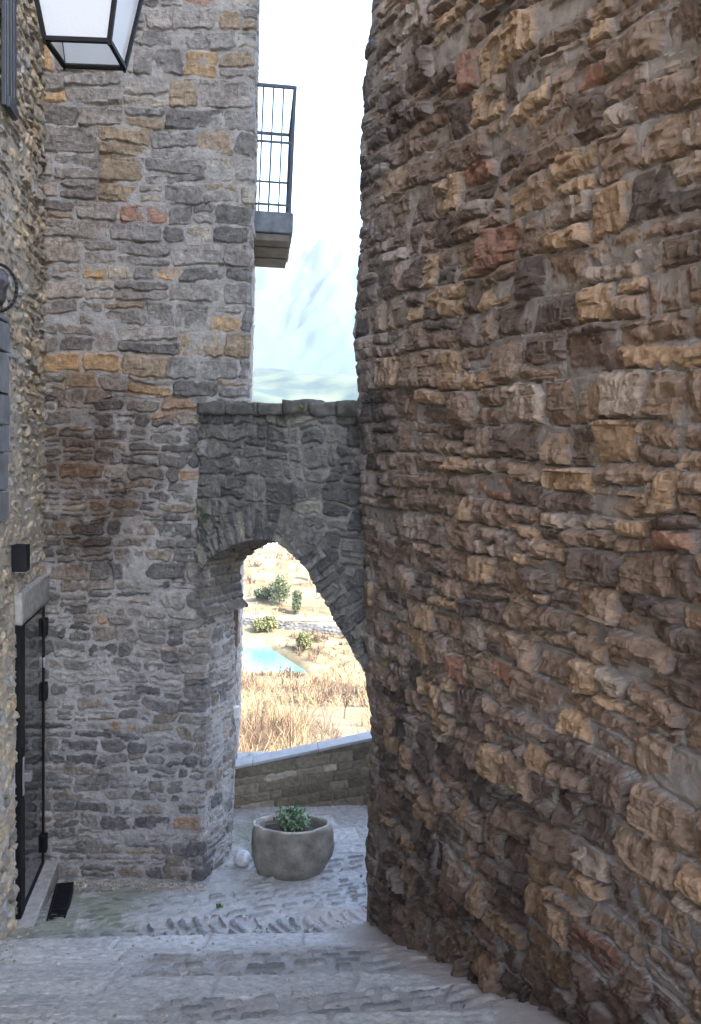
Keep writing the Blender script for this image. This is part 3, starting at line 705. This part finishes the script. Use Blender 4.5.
# ------------------------------------------------------------------ PARAPET beyond the arch
pl = at_z(237,806,-.17); pr = at_z(369,803,-.17)
PD = (pr-pl)[:2]; plen = np.linalg.norm(PD); PD = PD/plen; PN = np.array([PD[1],-PD[0]]); PO = pl[:2]
def p_uv(x, y):
    p = on_plane(x, y, (*PO, 0), (*PN, 0)); return float(np.dot(p[:2]-PO, PD)), float(p[2])
uL, zL = p_uv(237,768); uR, zR = p_uv(370,740)
def ptop(u): return zL+(zR-zL)*np.clip((u-uL)/(uR-uL), -1.0, 2.2)
par = empty('parapet_wall', (*PO, -.2)); tag(par, 'low brown stone parapet with pale capping behind the planter', 'wall')
u = axis((-1.1,.009),(3.2,.009)); v = np.linspace(0, 1, 110); U, Q = np.meshgrid(u, v, indexing='ij'); V = -.35+(ptop(U)+.35)*Q
m = masonry(U, V-(ptop(U)-zL)*.7, 601, (.075,.12), (.12,.34), warp=.008, rnd=.02, joint=.004, split=0)
h, mk = relief(U, V, m, 601, amp=.012, edge=.012, fac=.006, fscale=15, mort=.05, mvar=.2, tilt=.12)
col = pick(m['r2'], [(5,(.20,.17,.125)),(3,(.25,.215,.165)),(3,(.15,.13,.095)),(.8,(.38,.33,.26))])*(.85+.3*m['r3'][..., None])
P = np.stack([PO[0]+PD[0]*U+PN[0]*h, PO[1]+PD[1]*U+PN[1]*h, V], -1)
a, b = PO+PD*-1.1-PN*.02, PO+PD*3.2-PN*.02; c, e = b-PN*.16, a-PN*.16
za, zb_ = float(ptop(-1.1)), float(ptop(3.2))
ex = ([(*a,-1.5),(*b,-1.5),(*c,-1.5),(*e,-1.5),(*a,za-.004),(*b,zb_-.004),(*c,zb_-.004),(*e,za-.004)], [(0,1,5,4),(1,2,6,5),(2,3,7,6),(3,0,4,7),(4,5,6,7)])
gridmesh('wall', P, M_para, None, col, {'mortar': mk}, par, extra=ex)
mb = MB(); s = -1.1
zL2 = p_uv(237,757)[1]; th = .03
while s < 3.2:
    w = .62; z0 = float(ptop(s)); z1 = float(ptop(s+w)); o = PO+PD*s+PN*.03
    mb.box((*o, z0), [*(PD*(w-.004)), z1-z0], [*(-PN*.18),0], (0,0,th)); s += w
mb.build('capping', M_cap, par, .006)

# ------------------------------------------------------------------ PLANTER, plant, stone ball
pc = at_z(291,872,-.13); pz = float(lane_z(pc[0], pc[1]))
pf_ = at_y(332,845,pc[1])[0]; rad = (pf_-at_y(250,845,pc[1])[0])/2
cx_ = (pf_+at_y(250,845,pc[1])[0])/2; top_z = at_y(291,823,pc[1])[2]
H_ = top_z-pz
plt = empty('stone_planter', (cx_, pc[1], pz)); tag(plt, 'round grey-brown carved stone planter standing under the arch', 'planter')
M_pot = plain('planter_stone', (.17,.16,.135), .85, var=.5, scale=7, bump=.7, bscale=35)
SY = .55
V_, F_ = lathe([(rad*.66,-.02),(rad*.76,.0),(rad*.86,H_*.12),(rad*.95,H_*.35),(rad*1.0,H_*.6),(rad*.99,H_*.85),(rad*.95,H_*1.0),(rad*.85,H_*1.0),(rad*.82,H_*.96),(rad*.80,H_*.8),(rad*.5,H_*.78)], 64, (cx_, pc[1], pz), .09, 13, sy=SY)
o = roughen(pymesh('bowl', V_, F_, M_pot, plt, True), .025, .010, 6, 9)
V_, F_ = lathe([(rad*.86,-.02),(rad*.93,-.004),(rad*.925,.008),(rad*.86,.010),(rad*.845,-.03)], 64, (cx_, pc[1], pz+H_*.985), .09, 13, sy=SY, caps=(0,0))
pymesh('rim', V_, F_, plain('worn_rim_stone', (.30,.28,.25), .85, var=.3, scale=20, bump=.6), plt, True)
V_, F_ = lathe([(rad*.83,0),(rad*.5,.03),(rad*.1,.045)], 40, (cx_, pc[1], pz+H_*.82), .12, 19, sy=SY)
pymesh('soil', V_, F_, M_soil, plt, True)
def leaf_cloud(name, n, centre, radii, size, cols, mat, parent=None, seed=0, shell=.3, up=.4, stalk=None, flat=1.0):
    rg = np.random.RandomState(seed); d = rg.normal(size=(n,3)); d /= np.linalg.norm(d, axis=1)[:,None]
    r = (shell+(1-shell)*rg.rand(n))**.6; c = np.array(centre)+d*r[:,None]*np.array(radii)
    # clumping
    c = c + .18*np.array(radii)*np.stack([np.sin(c[:,1]*7/max(radii)+seed), np.sin(c[:,2]*6/max(radii)), np.sin(c[:,0]*7/max(radii))], -1)
    a = rg.normal(size=(n,3)); a[:,2] += up; a /= np.linalg.norm(a, axis=1)[:,None]
    b = np.cross(a, rg.normal(size=(n,3))); b /= np.linalg.norm(b, axis=1)[:,None]
    s = size*(.6+.8*rg.rand(n))[:,None]; a = a*s; b = b*s*.45
    V = np.stack([c-a, c+b, c+a, c-b], 1).reshape(-1, 3); F = np.arange(n*4).reshape(n, 4)
    me = bpy.data.meshes.new(name); me.vertices.add(len(V)); me.vertices.foreach_set('co', V.astype(np.float32).ravel())
    me.loops.add(n*4); me.loops.foreach_set('vertex_index', F.astype(np.int32).ravel()); me.polygons.add(n); me.polygons.foreach_set('loop_start', np.arange(0,n*4,4,dtype=np.int32)); me.update(calc_edges=True)
    cc = np.array(cols)[rg.randint(len(cols), size=n)]*(.75+.5*rg.rand(n))[:,None]; cc = np.repeat(np.c_[cc, np.ones(n)], 4, 0)
    at = me.attributes.new('stone', 'FLOAT_COLOR', 'POINT'); at.data.foreach_set('color', cc.astype(np.float32).ravel()); me.validate(); me.materials.append(mat)
    return link(bpy.data.objects.new(name, me), parent)
M_leaf = attr_mat('leaves', .6)
pt = empty('small_shrub', (cx_, pc[1], pz+H_*.85)); tag(pt, 'small leafy green shrub growing in the stone planter', 'plant')
px_ = at_y(294,815,pc[1]); sb_ = MB()
for k in range(16):
    t = random.random()*6.28; r = random.random()*.07; a = (px_[0]+math.cos(t)*r*.4, pc[1]+math.sin(t)*r*.4, pz+H_*.86); sb_.bar(a, (px_[0]+math.cos(t)*r*1.3, pc[1]+math.sin(t)*r*1.3, pz+H_*.86+.09+random.random()*.12), .003, 5)
sb_.build('stems', M_bark, pt)
leaf_cloud('foliage', 620, (px_[0]-.015, pc[1], pz+H_*.86+.10), (.14,.11,.085), .02, [(.05,.09,.04),(.08,.14,.06),(.16,.24,.15),(.30,.38,.30)], M_leaf, pt, 4, .2, .5)
bc = at_z(240,868,-.13); br = .068
bl = MB(); V_, F_ = lathe([(.01,-br)]+[(br*math.cos(t), br*math.sin(t)) for t in np.linspace(-1.3,1.3,14)]+[(.004,br)], 24, (bc[0]+.01, bc[1]+.04, float(lane_z(bc[0],bc[1]))+br*.85), .1, 23)
o = pymesh('stone_ball', V_, F_, plain('pale_ball_stone', (.42,.43,.45), .85, var=.2, scale=20, bump=.8), None, True); tag(o, 'pale round stone at the foot of the wall beside the planter', 'stone')
# weeds
def weed(p, s, label, seed, cols=[(.06,.11,.03),(.10,.16,.05)]):
    o = leaf_cloud('weed_tuft', 60, p, (s,s,s*.6), s*.35, cols, M_leaf, None, seed, .0, .8); tag(o, label, 'weed'); return o
w1 = on_plane(301,407,(*(AO+AN*.06),0),(*AN,0)); weed(w1, .022, 'green weed tuft growing from the coping of the arch', 3)
w2 = at_z(219,904,-.0); w2[2] = float(lane_z(w2[0], w2[1]))+.02; weed(w2, .028, 'tiny green weed in the paving before the planter', 5)

# ------------------------------------------------------------------ LANTERN
lan = empty('street_lantern', (0,0,0)); tag(lan, 'black framed street lantern with frosted panes hanging at the top left', 'lantern')
YL = 3.1
A1, A2 = at_y(48,39,YL), at_y(112.5,41.5,YL)
zb_ = (A1[2]+A2[2])/2
B1 = at_z(62,66,zb_); B2 = at_z(121,67,zb_); A1 = at_z(48,39,zb_); A2 = at_z(112.5,41.5,zb_)
cen = (A1+A2+B1+B2)/4; ax = (A2-A1); wl_ = np.linalg.norm(ax); ax = ax/wl_; ay = np.array([-ax[1], ax[0], 0]); hw = wl_/2
dl = np.dot(B1-A1, ay)/2
lan.location = tuple(cen); bpy.context.view_layer.update()
HL = .42; grow = 1.62
def lpnt(i, j, z, s=1.0): return cen + ax*(i*hw*s) + ay*(j*dl*s) + np.array([0,0,z])
cs = [(-1,-1),(1,-1),(1,1),(-1,1)]; fm = MB(); bw = .016
for k in range(4):
    i0, j0 = cs[k]; i1, j1 = cs[(k+1)%4]
    fm.sq(lpnt(i0,j0,0), lpnt(i1,j1,0), bw); fm.sq(lpnt(i0,j0,HL,grow), lpnt(i1,j1,HL,grow), bw*1.2); fm.sq(lpnt(i0,j0,0), lpnt(i0,j0,HL,grow), bw, (ax[0],ax[1],0))
    fm.bar(lpnt(i0,j0,-.016), lpnt(i0,j0,0), .006, 8)
fm.build('frame', M_black, lan)
m, nt, b = newmat('frosted_glass'); b.inputs['Base Color'].default_value = (.82,.86,.9,1); b.inputs['Roughness'].default_value = .25
tr = N(nt, 'ShaderNodeBsdfTranslucent', Color=(.85,.9,.95,1)); ms_ = N(nt, 'ShaderNodeMixShader', Fac=.6)
tc = N(nt,'ShaderNodeTexCoord'); no = N(nt,'ShaderNodeTexVoronoi', Scale=90.0); bp_ = N(nt,'ShaderNodeBump', Strength=.3, Distance=.003)
nt.links.new(tc.outputs['Object'], no.inputs['Vector']); nt.links.new(no.outputs['Distance'], bp_.inputs['Height']); nt.links.new(bp_.outputs['Normal'], b.inputs['Normal'])
nt.links.new(b.outputs[0], ms_.inputs[1]); nt.links.new(tr.outputs[0], ms_.inputs[2]); nt.links.new(ms_.outputs[0], nt.nodes['Material Output'].inputs['Surface'])
M_frost = m
mcl, ntc, bcl = newmat('clear_glass'); bcl.inputs['Base Color'].default_value = (.8,.9,.95,1); bcl.inputs['Roughness'].default_value = .2
trc = N(ntc, 'ShaderNodeBsdfTransparent'); mxc = N(ntc, 'ShaderNodeMixShader', Fac=.75); ntc.links.new(bcl.outputs[0], mxc.inputs[1]); ntc.links.new(trc.outputs[0], mxc.inputs[2]); ntc.links.new(mxc.outputs[0], ntc.nodes['Material Output'].inputs['Surface'])
for k in range(4):
    i0, j0 = cs[k]; i1, j1 = cs[(k+1)%4]; s_ = .97
    pymesh('glass_pane', [lpnt(i0,j0,.004,s_), lpnt(i1,j1,.004,s_), lpnt(i1,j1,HL-.004,grow*s_), lpnt(i0,j0,HL-.004,grow*s_)], [(0,1,2,3)], M_frost, lan)
o = pymesh('bottom_pane', [lpnt(*c, .002, .96) for c in cs], [(3,2,1,0)], mcl, lan)
rf = MB(); top = [lpnt(*c, HL+.01, grow*1.06) for c in cs]+[lpnt(*c, HL+.2, .35) for c in cs]
# roof is an open frosted canopy of four panes with a vent cap
rf.add(top, [(0,1,5,4),(1,2,6,5),(2,3,7,6),(3,0,4,7)]); rf.build('roof', mcl, lan)
mb = MB()
for k in range(4): mb.sq(top[k], top[4+k], bw, (ax[0],ax[1],0))
mb.bar(cen+[0,0,HL+.19], cen+[0,0,HL+.28], .06, 12, .03); mb.build('roof_ribs', M_black, lan)
wallpt = lp(float(np.dot(cen[:2]-LC, LD)), cen[2]+HL+.45, .0)
mb = MB(); tp = cen+[0,0,HL+.45]; mb.bar(cen+[0,0,HL+.27], tp, .01, 8); mb.bar(wallpt, tp, .013, 8)
arcp = [wallpt+[0,0,-.35]+(tp-wallpt)*t+np.array([0,0,.33])*math.sin(t*1.57) for t in np.linspace(0,.9,9)]
for a, b in zip(arcp[:-1], arcp[1:]): mb.bar(a, b, .009, 6)
mb.build('bracket', M_iron, lan)

# ------------------------------------------------------------------ VALLEY
d_tab = [0,8,9.5,12,20,60,100,150,188,196,222,227,236,300,400,600,900,1500,1800,2300,3500,9000]
z_tab = [-.6,-.9,-2.6,-4.0,-7.2,-18.5,-29,-41.5,-50.3,-52.5,-52.2,-50.8,-49.8,-47,-45.0,-36,5,125,150,60,0,0]
def bank_x(y): return -11 - .5*(y-200)
def terr(x, y):
    d = np.maximum(y, 0); z = np.interp(d, d_tab, z_tab)
    z = np.where(y < 8, -.7-.02*np.abs(y)*0, z)
    amp = np.clip((d-12)/200, 0, 1)
    z = z + amp*1.6*fbm(x/22, y/22, 900, 3)*(1-sstep(180,195,y)*(1-sstep(228,240,y))) + np.clip((d-500)/900, 0, 1)*45*fbm(x/350+3, y/350, 901, 4)
    z = z + np.clip((d-350)/300,0,1)*(np.abs(x)/ (d+1))**2*60
    ch = sstep(192,198,y)*(1-sstep(222,227,y))*sstep(1.5,-1.5, x-bank_x(y)); z = z - 3.2*ch
    z = z + .5*sstep(192,198,y)*(1-sstep(222,227,y))*sstep(-1.5,3, x-bank_x(y))
    return z
rr = np.concatenate([np.linspace(0,14,30), np.geomspace(14.5,260,190), np.geomspace(265,3300,110), [5000, 9000]])
tw = np.r_[np.linspace(-180,-25,32)[:-1], np.linspace(-25,20,150)[:-1], np.linspace(20,180,34)]
RR, TT = np.meshgrid(rr, np.radians(tw), indexing='ij'); X = RR*np.sin(TT); Y = RR*np.cos(TT); Z = terr(X, Y)
Z = np.where(RR < 8.3, -.75, Z)
m, nt, b = newmat('dry_valley'); L = nt.links.new; tc = N(nt,'ShaderNodeTexCoord'); sx = N(nt,'ShaderNodeSeparateXYZ'); L(tc.outputs['Object'], sx.inputs[0])
n1 = N(nt,'ShaderNodeTexNoise', Scale=.06, Detail=9.0, Roughness=.65); L(tc.outputs['Object'], n1.inputs['Vector'])
cr = N(nt,'ShaderNodeValToRGB'); e = cr.color_ramp.elements; e[0].position=.35; e[0].color=(.09,.07,.04,1); e[1].position=.65; e[1].color=(.20,.165,.105,1); L(n1.outputs['Fac'], cr.inputs['Fac'])
n2 = N(nt,'ShaderNodeTexNoise', Scale=.012, Detail=8.0, Roughness=.6); L(tc.outputs['Object'], n2.inputs['Vector'])
c2 = N(nt,'ShaderNodeValToRGB'); e = c2.color_ramp.elements; e[0].position=.4; e[0].color=(.022,.036,.036,1); e[1].position=.6; e[1].color=(.055,.068,.048,1); L(n2.outputs['Fac'], c2.inputs['Fac'])
mr = N(nt,'ShaderNodeMapRange'); mr.inputs['From Min'].default_value=550; mr.inputs['From Max'].default_value=1000; L(sx.outputs['Y'], mr.inputs['Value'])
mx = N(nt,'ShaderNodeMix', data_type='RGBA'); L(mr.outputs['Result'], mx.inputs['Factor']); L(cr.outputs['Color'], mx.inputs['A']); L(c2.outputs['Color'], mx.inputs['B']); L(mx.outputs['Result'], b.inputs['Base Color']); b.inputs['Roughness'].default_value=.95
b.inputs['Specular IOR Level'].default_value = .1
g = gridmesh('ground', np.stack([X,Y,Z],-1), m, None, None, None, None, flip=True); tag(g, kind='structure')
M_water, nt, b = newmat('river_water'); b.inputs['Base Color'].default_value = (.06,.15,.125,1); b.inputs['Roughness'].default_value=.12
no = N(nt,'ShaderNodeTexNoise', Scale=1.2, Detail=4.0); tc = N(nt,'ShaderNodeTexCoord'); bpn = N(nt,'ShaderNodeBump', Strength=.25, Distance=.2); nt.links.new(tc.outputs['Object'], no.inputs['Vector']); nt.links.new(no.outputs['Fac'], bpn.inputs['Height']); nt.links.new(bpn.outputs['Normal'], b.inputs['Normal'])
xs = np.linspace(-140,5,40); ysx = np.linspace(190,229,12); XX, YY = np.meshgrid(xs, ysx, indexing='ij')
o = gridmesh('river', np.stack([XX,YY,XX*0-53.1],-1), M_water); tag(o, kind='structure')
# road
xs = np.linspace(-90,60,60); Xr, Tq = np.meshgrid(xs, np.linspace(0,4.5,5), indexing='ij'); Yr = 241-.06*Xr-.0+Tq
o = gridmesh('valley_road', np.stack([Xr,Yr,terr(Xr,Yr)+.35],-1), plain('pale_road', (.5,.47,.43), .9)); tag(o, kind='structure')
# boulder wall along the far bank
o = empty('river_wall', (-18,232,-50)); tag(o, 'dark boulder embankment wall above the turquoise river', 'wall')
u = axis((0,.35),(75,.35)); v = np.linspace(0,3.0,14); U, V = np.meshgrid(u, v, indexing='ij')
f1, f2, idd = worley(U/1.1, V/.8, 77); h = (f2-f1)*.5; tx = -45+U; ty = 236-.24*(tx+35)*.9
zz = terr(tx, ty+1.5*0)*0-50.6+V; zz[:, -1] += .4*vnoise(u/1.3, u*0, 5)
P = np.stack([tx, ty-h, zz], -1); back = np.stack([tx[:, -1], ty[:, -1]+1.5, zz[:, -1]-.4], -1)[:, None]
P = np.concatenate([P, back], 1); cc = np.concatenate([idd, idd[:, -1:]], 1)[..., None]*np.array([.10,.095,.09])+.06
gridmesh('boulders', P, attr_mat('boulder_rock', .95), None, cc, None, o)
# brush slope: uncountable golden scrub
rg = np.random.RandomState(12); NS = 2600
dist = 12+170*rg.rand(NS)**1.2; ang = np.radians(rg.uniform(-17,9,NS)); bx = dist*np.sin(ang); by = dist*np.cos(ang)
d2 = rg.uniform(240,520,1900); a2 = np.radians(rg.uniform(-14,7,1900)); bx = np.r_[bx, d2*np.sin(a2)]; by = np.r_[by, d2*np.cos(a2)]
d3_ = rg.uniform(190,233,700); x3_ = rg.uniform(-30,40,700); bx = np.r_[bx, x3_]; by = np.r_[by, d3_]
okk0 = rg.rand(len(bx)) < sstep(-.45,.15,fbm(bx/7, by/11, 64, 3))
okk = okk0 & ~((by > 188) & (by < 240) & ((bx < bank_x(by)+3) | (by > 228))); okk &= rg.rand(len(bx)) < np.where(by > 240, .55, 1.0)
bx = bx[okk]; by = by[okk]; bz = terr(bx, by); n = len(bx); hgt_ = rg.uniform(1.0,3.6,n)*np.where(by < 30, .7, 1)*np.where(by>240,1.3,1); K = 34
th = rg.uniform(0,6.28,(n,K)); lean = rg.uniform(.05,1.1,(n,K))**1.2; hh = hgt_[:,None]*rg.uniform(.45,1.0,(n,K)); wd = (.008+by*.00025)[:,None]*rg.uniform(.6,1.5,(n,K))
phi = rg.uniform(0,1.5,(n,K)); hh = hgt_[:,None]*rg.uniform(.6,1.0,(n,K))
ctr = np.stack([np.repeat(bx[:,None],K,1), np.repeat(by[:,None],K,1), np.repeat(bz[:,None],K,1)-.1], -1)
dr = np.stack([np.cos(th)*np.sin(phi), np.sin(th)*np.sin(phi), np.cos(phi)], -1)
base = ctr+rg.normal(0,.12,(n,K,3))*[1,1,0]; tip = base+dr*hh[...,None]
H2 = K//3                                   # the rest fork off the main stems
j = rg.randint(0,H2,(n,K-H2)); fr_ = rg.uniform(.25,.8,(n,K-H2))[...,None]; ar = np.arange(n)[:,None]
base[:,H2:] = base[ar,j]*(1-fr_)+tip[ar,j]*fr_
d_2 = dr[ar,j]+rg.normal(0,.55,(n,K-H2,3)); d_2 /= np.linalg.norm(d_2,axis=2)[...,None]; tip[:,H2:] = base[:,H2:]+d_2*(hh[:,H2:]*rg.uniform(.2,.5,(n,K-H2)))[...,None]
ph_ = rg.uniform(0,6.28,(n,K)); wv = np.stack([np.cos(ph_), np.sin(ph_), 0*ph_], -1)*wd[...,None]; mid = (base*.5+tip*.5)+rg.normal(0,.06,(n,K,3))
Vb = np.stack([base-wv, base+wv, mid+wv*.9, mid-wv*.9, tip+wv*.35, tip-wv*.35], 2).reshape(-1,3); nb = n*K; ii = np.arange(nb)[:,None]*6
Fb = np.concatenate([ii+np.array([0,1,2,3]), ii+np.array([3,2,4,5])], 0)
me = bpy.data.meshes.new('scrub'); me.vertices.add(len(Vb)); me.vertices.foreach_set('co', Vb.astype(np.float32).ravel()); me.loops.add(Fb.size); me.loops.foreach_set('vertex_index', Fb.astype(np.int32).ravel())
me.polygons.add(len(Fb)); me.polygons.foreach_set('loop_start', np.arange(0,Fb.size,4,dtype=np.int32)); me.update(calc_edges=True)
base_c = np.array([(.07,.046,.032),(.13,.09,.055),(.19,.14,.08),(.24,.19,.11),(.17,.15,.085)])[np.clip((2.5+4.5*fbm(bx/13+5, by/16, 65, 3)+rg.normal(0,.9,n)).astype(int),0,4)]
cc = np.repeat(base_c[:,None,:],K,1)*rg.uniform(.7,1.3,(n,K,1)); cc = np.repeat(cc.reshape(-1,3),6,0); cc = np.c_[cc,np.ones(len(cc))]
at = me.attributes.new('stone','FLOAT_COLOR','POINT'); at.data.foreach_set('color', cc.astype(np.float32).ravel()); me.validate(); me.materials.append(attr_mat('dry_twigs',.9))
o = link(bpy.data.objects.new('dry_scrub', me)); tag(o, kind='stuff')
# individual trees in the valley
def tree(px, py_base, d, hgt, wid, kind, label, seed, cols):
    p = at_y(px, py_base, d); x0 = p[0]; z0 = float(terr(np.array(x0), np.array(float(d))))
    t = empty('valley_tree', (x0, d, z0)); tag(t, label, 'tree', 'trees by the river')
    mb = MB(); mb.bar((x0,d,z0-.3), (x0+.1,d,z0+hgt*.55), .28, 8, .12)
    rgt = random.Random(seed)
    for k in range(6):
        zz = z0+hgt*rgt.uniform(.25,.7); a = rgt.random()*6.28; mb.bar((x0,d,zz), (x0+math.cos(a)*wid*.7,d+math.sin(a)*wid*.7,zz+hgt*.12), .09, 6, .03)
    mb.build('trunk', M_bark, t)
    if kind == 'cone': leaf_cloud('crown', 1500, (x0,d,z0+hgt*.55), (wid*.6,wid*.6,hgt*.5), .35, cols, M_leaf, t, seed, .1)
    else: leaf_cloud('crown', 1500, (x0,d,z0+hgt*.55), (wid,wid,hgt*.45), .4, cols, M_leaf, t, seed, .2)
dk = [(.03,.045,.022),(.05,.065,.03),(.075,.085,.045)]; yl = [(.10,.10,.04),(.14,.13,.055),(.07,.08,.035)]
tree(263,621,262,4.5,3.2,'r','low round green tree at the left behind the boulder wall',1,dk)
tree(279,622,258,9.5,3.6,'r','tallest olive pine above the boulder wall',2,dk)
tree(296,628,250,8.5,2.6,'cone','slim dark green conifer right of the tallest pine',3,dk)
tree(317,609,300,9,3.0,'cone','dark conifer higher up near the right side of the arch opening',4,dk)
tree(259,644,229,4.0,1.9,'r','yellow-green bush by the river, left of its twin',5,yl)
tree(269,643,229.5,5.0,2.2,'r','yellow-green bush by the river, right of its twin',6,yl)
tree(304,657,214,5.2,2.2,'r','round olive bush on the bank in front of the boulders',7,yl)
# small white house on the slope
hp = at_y(270,567,385); hz = float(terr(np.array(hp[0]), np.array(385.)))
hs_ = empty('white_cottage', (hp[0],385,hz)); tag(hs_, 'small white cottage far away on the golden hillside', 'house')
mb = MB(); mb.cbox((hp[0],385,hz+1.6), 6, 5, 3.4); mb.build('wall', plain('whitewash',(.75,.75,.72),.9), hs_)
mb = MB(); x0 = hp[0]; mb.add([(x0-3.4,382.1,hz+3.3),(x0+3.4,382.1,hz+3.3),(x0+3.4,387.9,hz+3.3),(x0-3.4,387.9,hz+3.3),(x0-3.4,385,hz+4.8),(x0+3.4,385,hz+4.8)], [(0,1,5,4),(2,3,4,5),(3,0,4),(1,2,5),(3,2,1,0)]); mb.build('roof', plain('grey_roof',(.25,.23,.2),.9), hs_)
mb = MB(); mb.cbox((x0+.8,382.45,hz+1.2), 1.4, .12, 2.2); mb.build('door', plain('green_paint',(.1,.3,.2),.6), hs_)
# bare tree rising beyond the parapet
bt = MB(); rg2 = random.Random(21)
def branch(p, d, l, r, k):
    q = p+d*l; bt.bar(p, q, r, 6, r*.7)
    if k == 0: return
    for _ in range(rg2.choice([2,3,3])):
        dd = d+np.array([rg2.gauss(0,.4), rg2.gauss(0,.4), rg2.gauss(.1,.25)]); dd /= np.linalg.norm(dd); branch(q, dd, l*rg2.uniform(.65,.85), r*.62, k-1)
b0 = at_y(372,760,11.5); b0z = float(terr(np.array(b0[0]), np.array(11.5)))
branch(np.array([b0[0]+.1,11.5,b0z]), np.array([-.12,0,1.]), .75, .022, 5)
o = empty('bare_tree', (b0[0],11.5,b0z)); tag(o, 'thin leafless sapling just beyond the parapet at the right of the opening', 'tree'); bt.build('branches', M_bark, o)
for (px, d_, hh_, lab) in [(325,34,1.9,'brown leafless tree in the golden scrub near the middle of the opening'),(262,52,2.4,'grey leafless tree in the scrub at the left of the opening, below the river'),(345,75,2.8,'tall leafless tree in the scrub at the right, below the river bank')]:
    p_ = at_y(px, 700, d_); z_ = float(terr(np.array(p_[0]), np.array(float(d_)))); bt = MB()
    branch(np.array([p_[0],d_,z_-.1]), np.array([.05,0,1.]), hh_*.42, .02+.0012*d_, 5)
    o = empty('bare_tree', (p_[0],d_,z_)); tag(o, lab, 'tree'); bt.build('branches', M_bark, o)
# mountain
rx = np.linspace(-3000,3000,260); ry = np.linspace(2600,6500,170); X, Y = np.meshgrid(rx, ry, indexing='ij')
rid = 1-np.abs(fbm(X/900+2.2, Y/1300+.4, 950, 6, .5))*2; rid2 = 1-np.abs(fbm(X/330, Y/700, 951, 5, .55))*2
Z = sstep(2700,4900,Y)*(820+260*rid+230*rid2)+40*fbm(X/120,Y/160,952,3)
m, nt, b = newmat('snowy_rock'); L = nt.links.new; ge = N(nt,'ShaderNodeNewGeometry'); sx = N(nt,'ShaderNodeSeparateXYZ'); L(ge.outputs['Normal'], sx.inputs[0])
tc = N(nt,'ShaderNodeTexCoord'); n1 = N(nt,'ShaderNodeTexNoise', Scale=.011, Detail=10.0, Roughness=.72); mpp = N(nt,'ShaderNodeMapping'); mpp.inputs['Scale'].default_value=(1,.5,.42); L(tc.outputs['Object'], mpp.inputs['Vector']); L(mpp.outputs['Vector'], n1.inputs['Vector'])
ad = N(nt,'ShaderNodeMath', operation='ADD'); ml = N(nt,'ShaderNodeMath', operation='MULTIPLY'); ml.inputs[1].default_value=1.1; L(n1.outputs['Fac'], ml.inputs[0]); L(sx.outputs['Z'], ad.inputs[0]); L(ml.outputs[0], ad.inputs[1])
cr = N(nt,'ShaderNodeValToRGB'); e = cr.color_ramp.elements; e[0].position=.98; e[0].color=(.025,.045,.055,1); e[1].color=(.8,.82,.85,1); e[0].position=1.1; e[1].position=1.22; L(ad.outputs[0], cr.inputs['Fac']); L(cr.outputs['Color'], b.inputs['Base Color']); b.inputs['Roughness'].default_value=.9; b.inputs['Specular IOR Level'].default_value=.1
o = gridmesh('mountain', np.stack([X,Y,Z],-1), m); tag(o, kind='structure')

# ------------------------------------------------------------------ haze
hb_ = MB(); hb_.box((-9500,-9500,-60),(19000,0,0),(0,19000,0),(0,0,1600))
mh = bpy.data.materials.new('haze_air'); mh.use_nodes = True; nt = mh.node_tree; nt.nodes.remove(nt.nodes['Principled BSDF'])
pv_ = N(nt, 'ShaderNodeVolumePrincipled'); pv_.inputs['Color'].default_value = (.82,.91,1,1); pv_.inputs['Density'].default_value = 6e-5; pv_.inputs['Anisotropy'].default_value = .2
nt.links.new(pv_.outputs[0], nt.nodes['Material Output'].inputs['Volume'])
o = hb_.build('haze', mh); tag(o, kind='stuff')
# ------------------------------------------------------------------ light, sky, camera
sc = bpy.context.scene
EL, AZ = 38.0, 128.0          # azimuth clockwise from +Y: sun behind the camera, to the right
w = bpy.data.worlds.new('World'); sc.world = w; w.use_nodes = True; nt = w.node_tree
sk = nt.nodes.new('ShaderNodeTexSky'); sk.sky_type = 'NISHITA'; sk.sun_disc = False; sk.sun_elevation = R(EL); sk.sun_rotation = R(AZ)
sk.dust_density = 4.0; sk.air_density = 1.0; sk.ozone_density = 1.0; sk.altitude = 800
bg = nt.nodes['Background']; bg.inputs['Strength'].default_value = .15; nt.links.new(sk.outputs[0], bg.inputs['Color'])
ld = bpy.data.lights.new('sun', 'SUN'); ld.energy = 3.2; ld.angle = R(.53); ld.color = (1,.95,.87); lo_ = bpy.data.objects.new('sun', ld); C.objects.link(lo_)
from mathutils import Vector, Matrix
sd_ = Vector((math.sin(R(AZ))*math.cos(R(EL)), math.cos(R(AZ))*math.cos(R(EL)), math.sin(R(EL)))); lo_.rotation_euler = sd_.to_track_quat('Z','Y').to_euler(); lo_.location = (6,-6,14)
cd = bpy.data.cameras.new('camera'); cam = bpy.data.objects.new('camera', cd); C.objects.link(cam)
cd.sensor_fit = 'VERTICAL'; cd.sensor_height = 24; cd.lens = 24*F_PX/H_PX; cd.clip_start = .05; cd.clip_end = 20000
Mx = Matrix([list(r)+[0] for r in CAM]+[[0,0,0,1]]); Mx.translation = (0,0,EYE); cam.matrix_world = Mx
sc.camera = cam
sc.view_settings.view_transform = 'Standard'; sc.view_settings.look = 'None'; sc.view_settings.exposure = 3.4; sc.view_settings.gamma = 1
sc.cycles.max_bounces = 8; sc.cycles.diffuse_bounces = 5
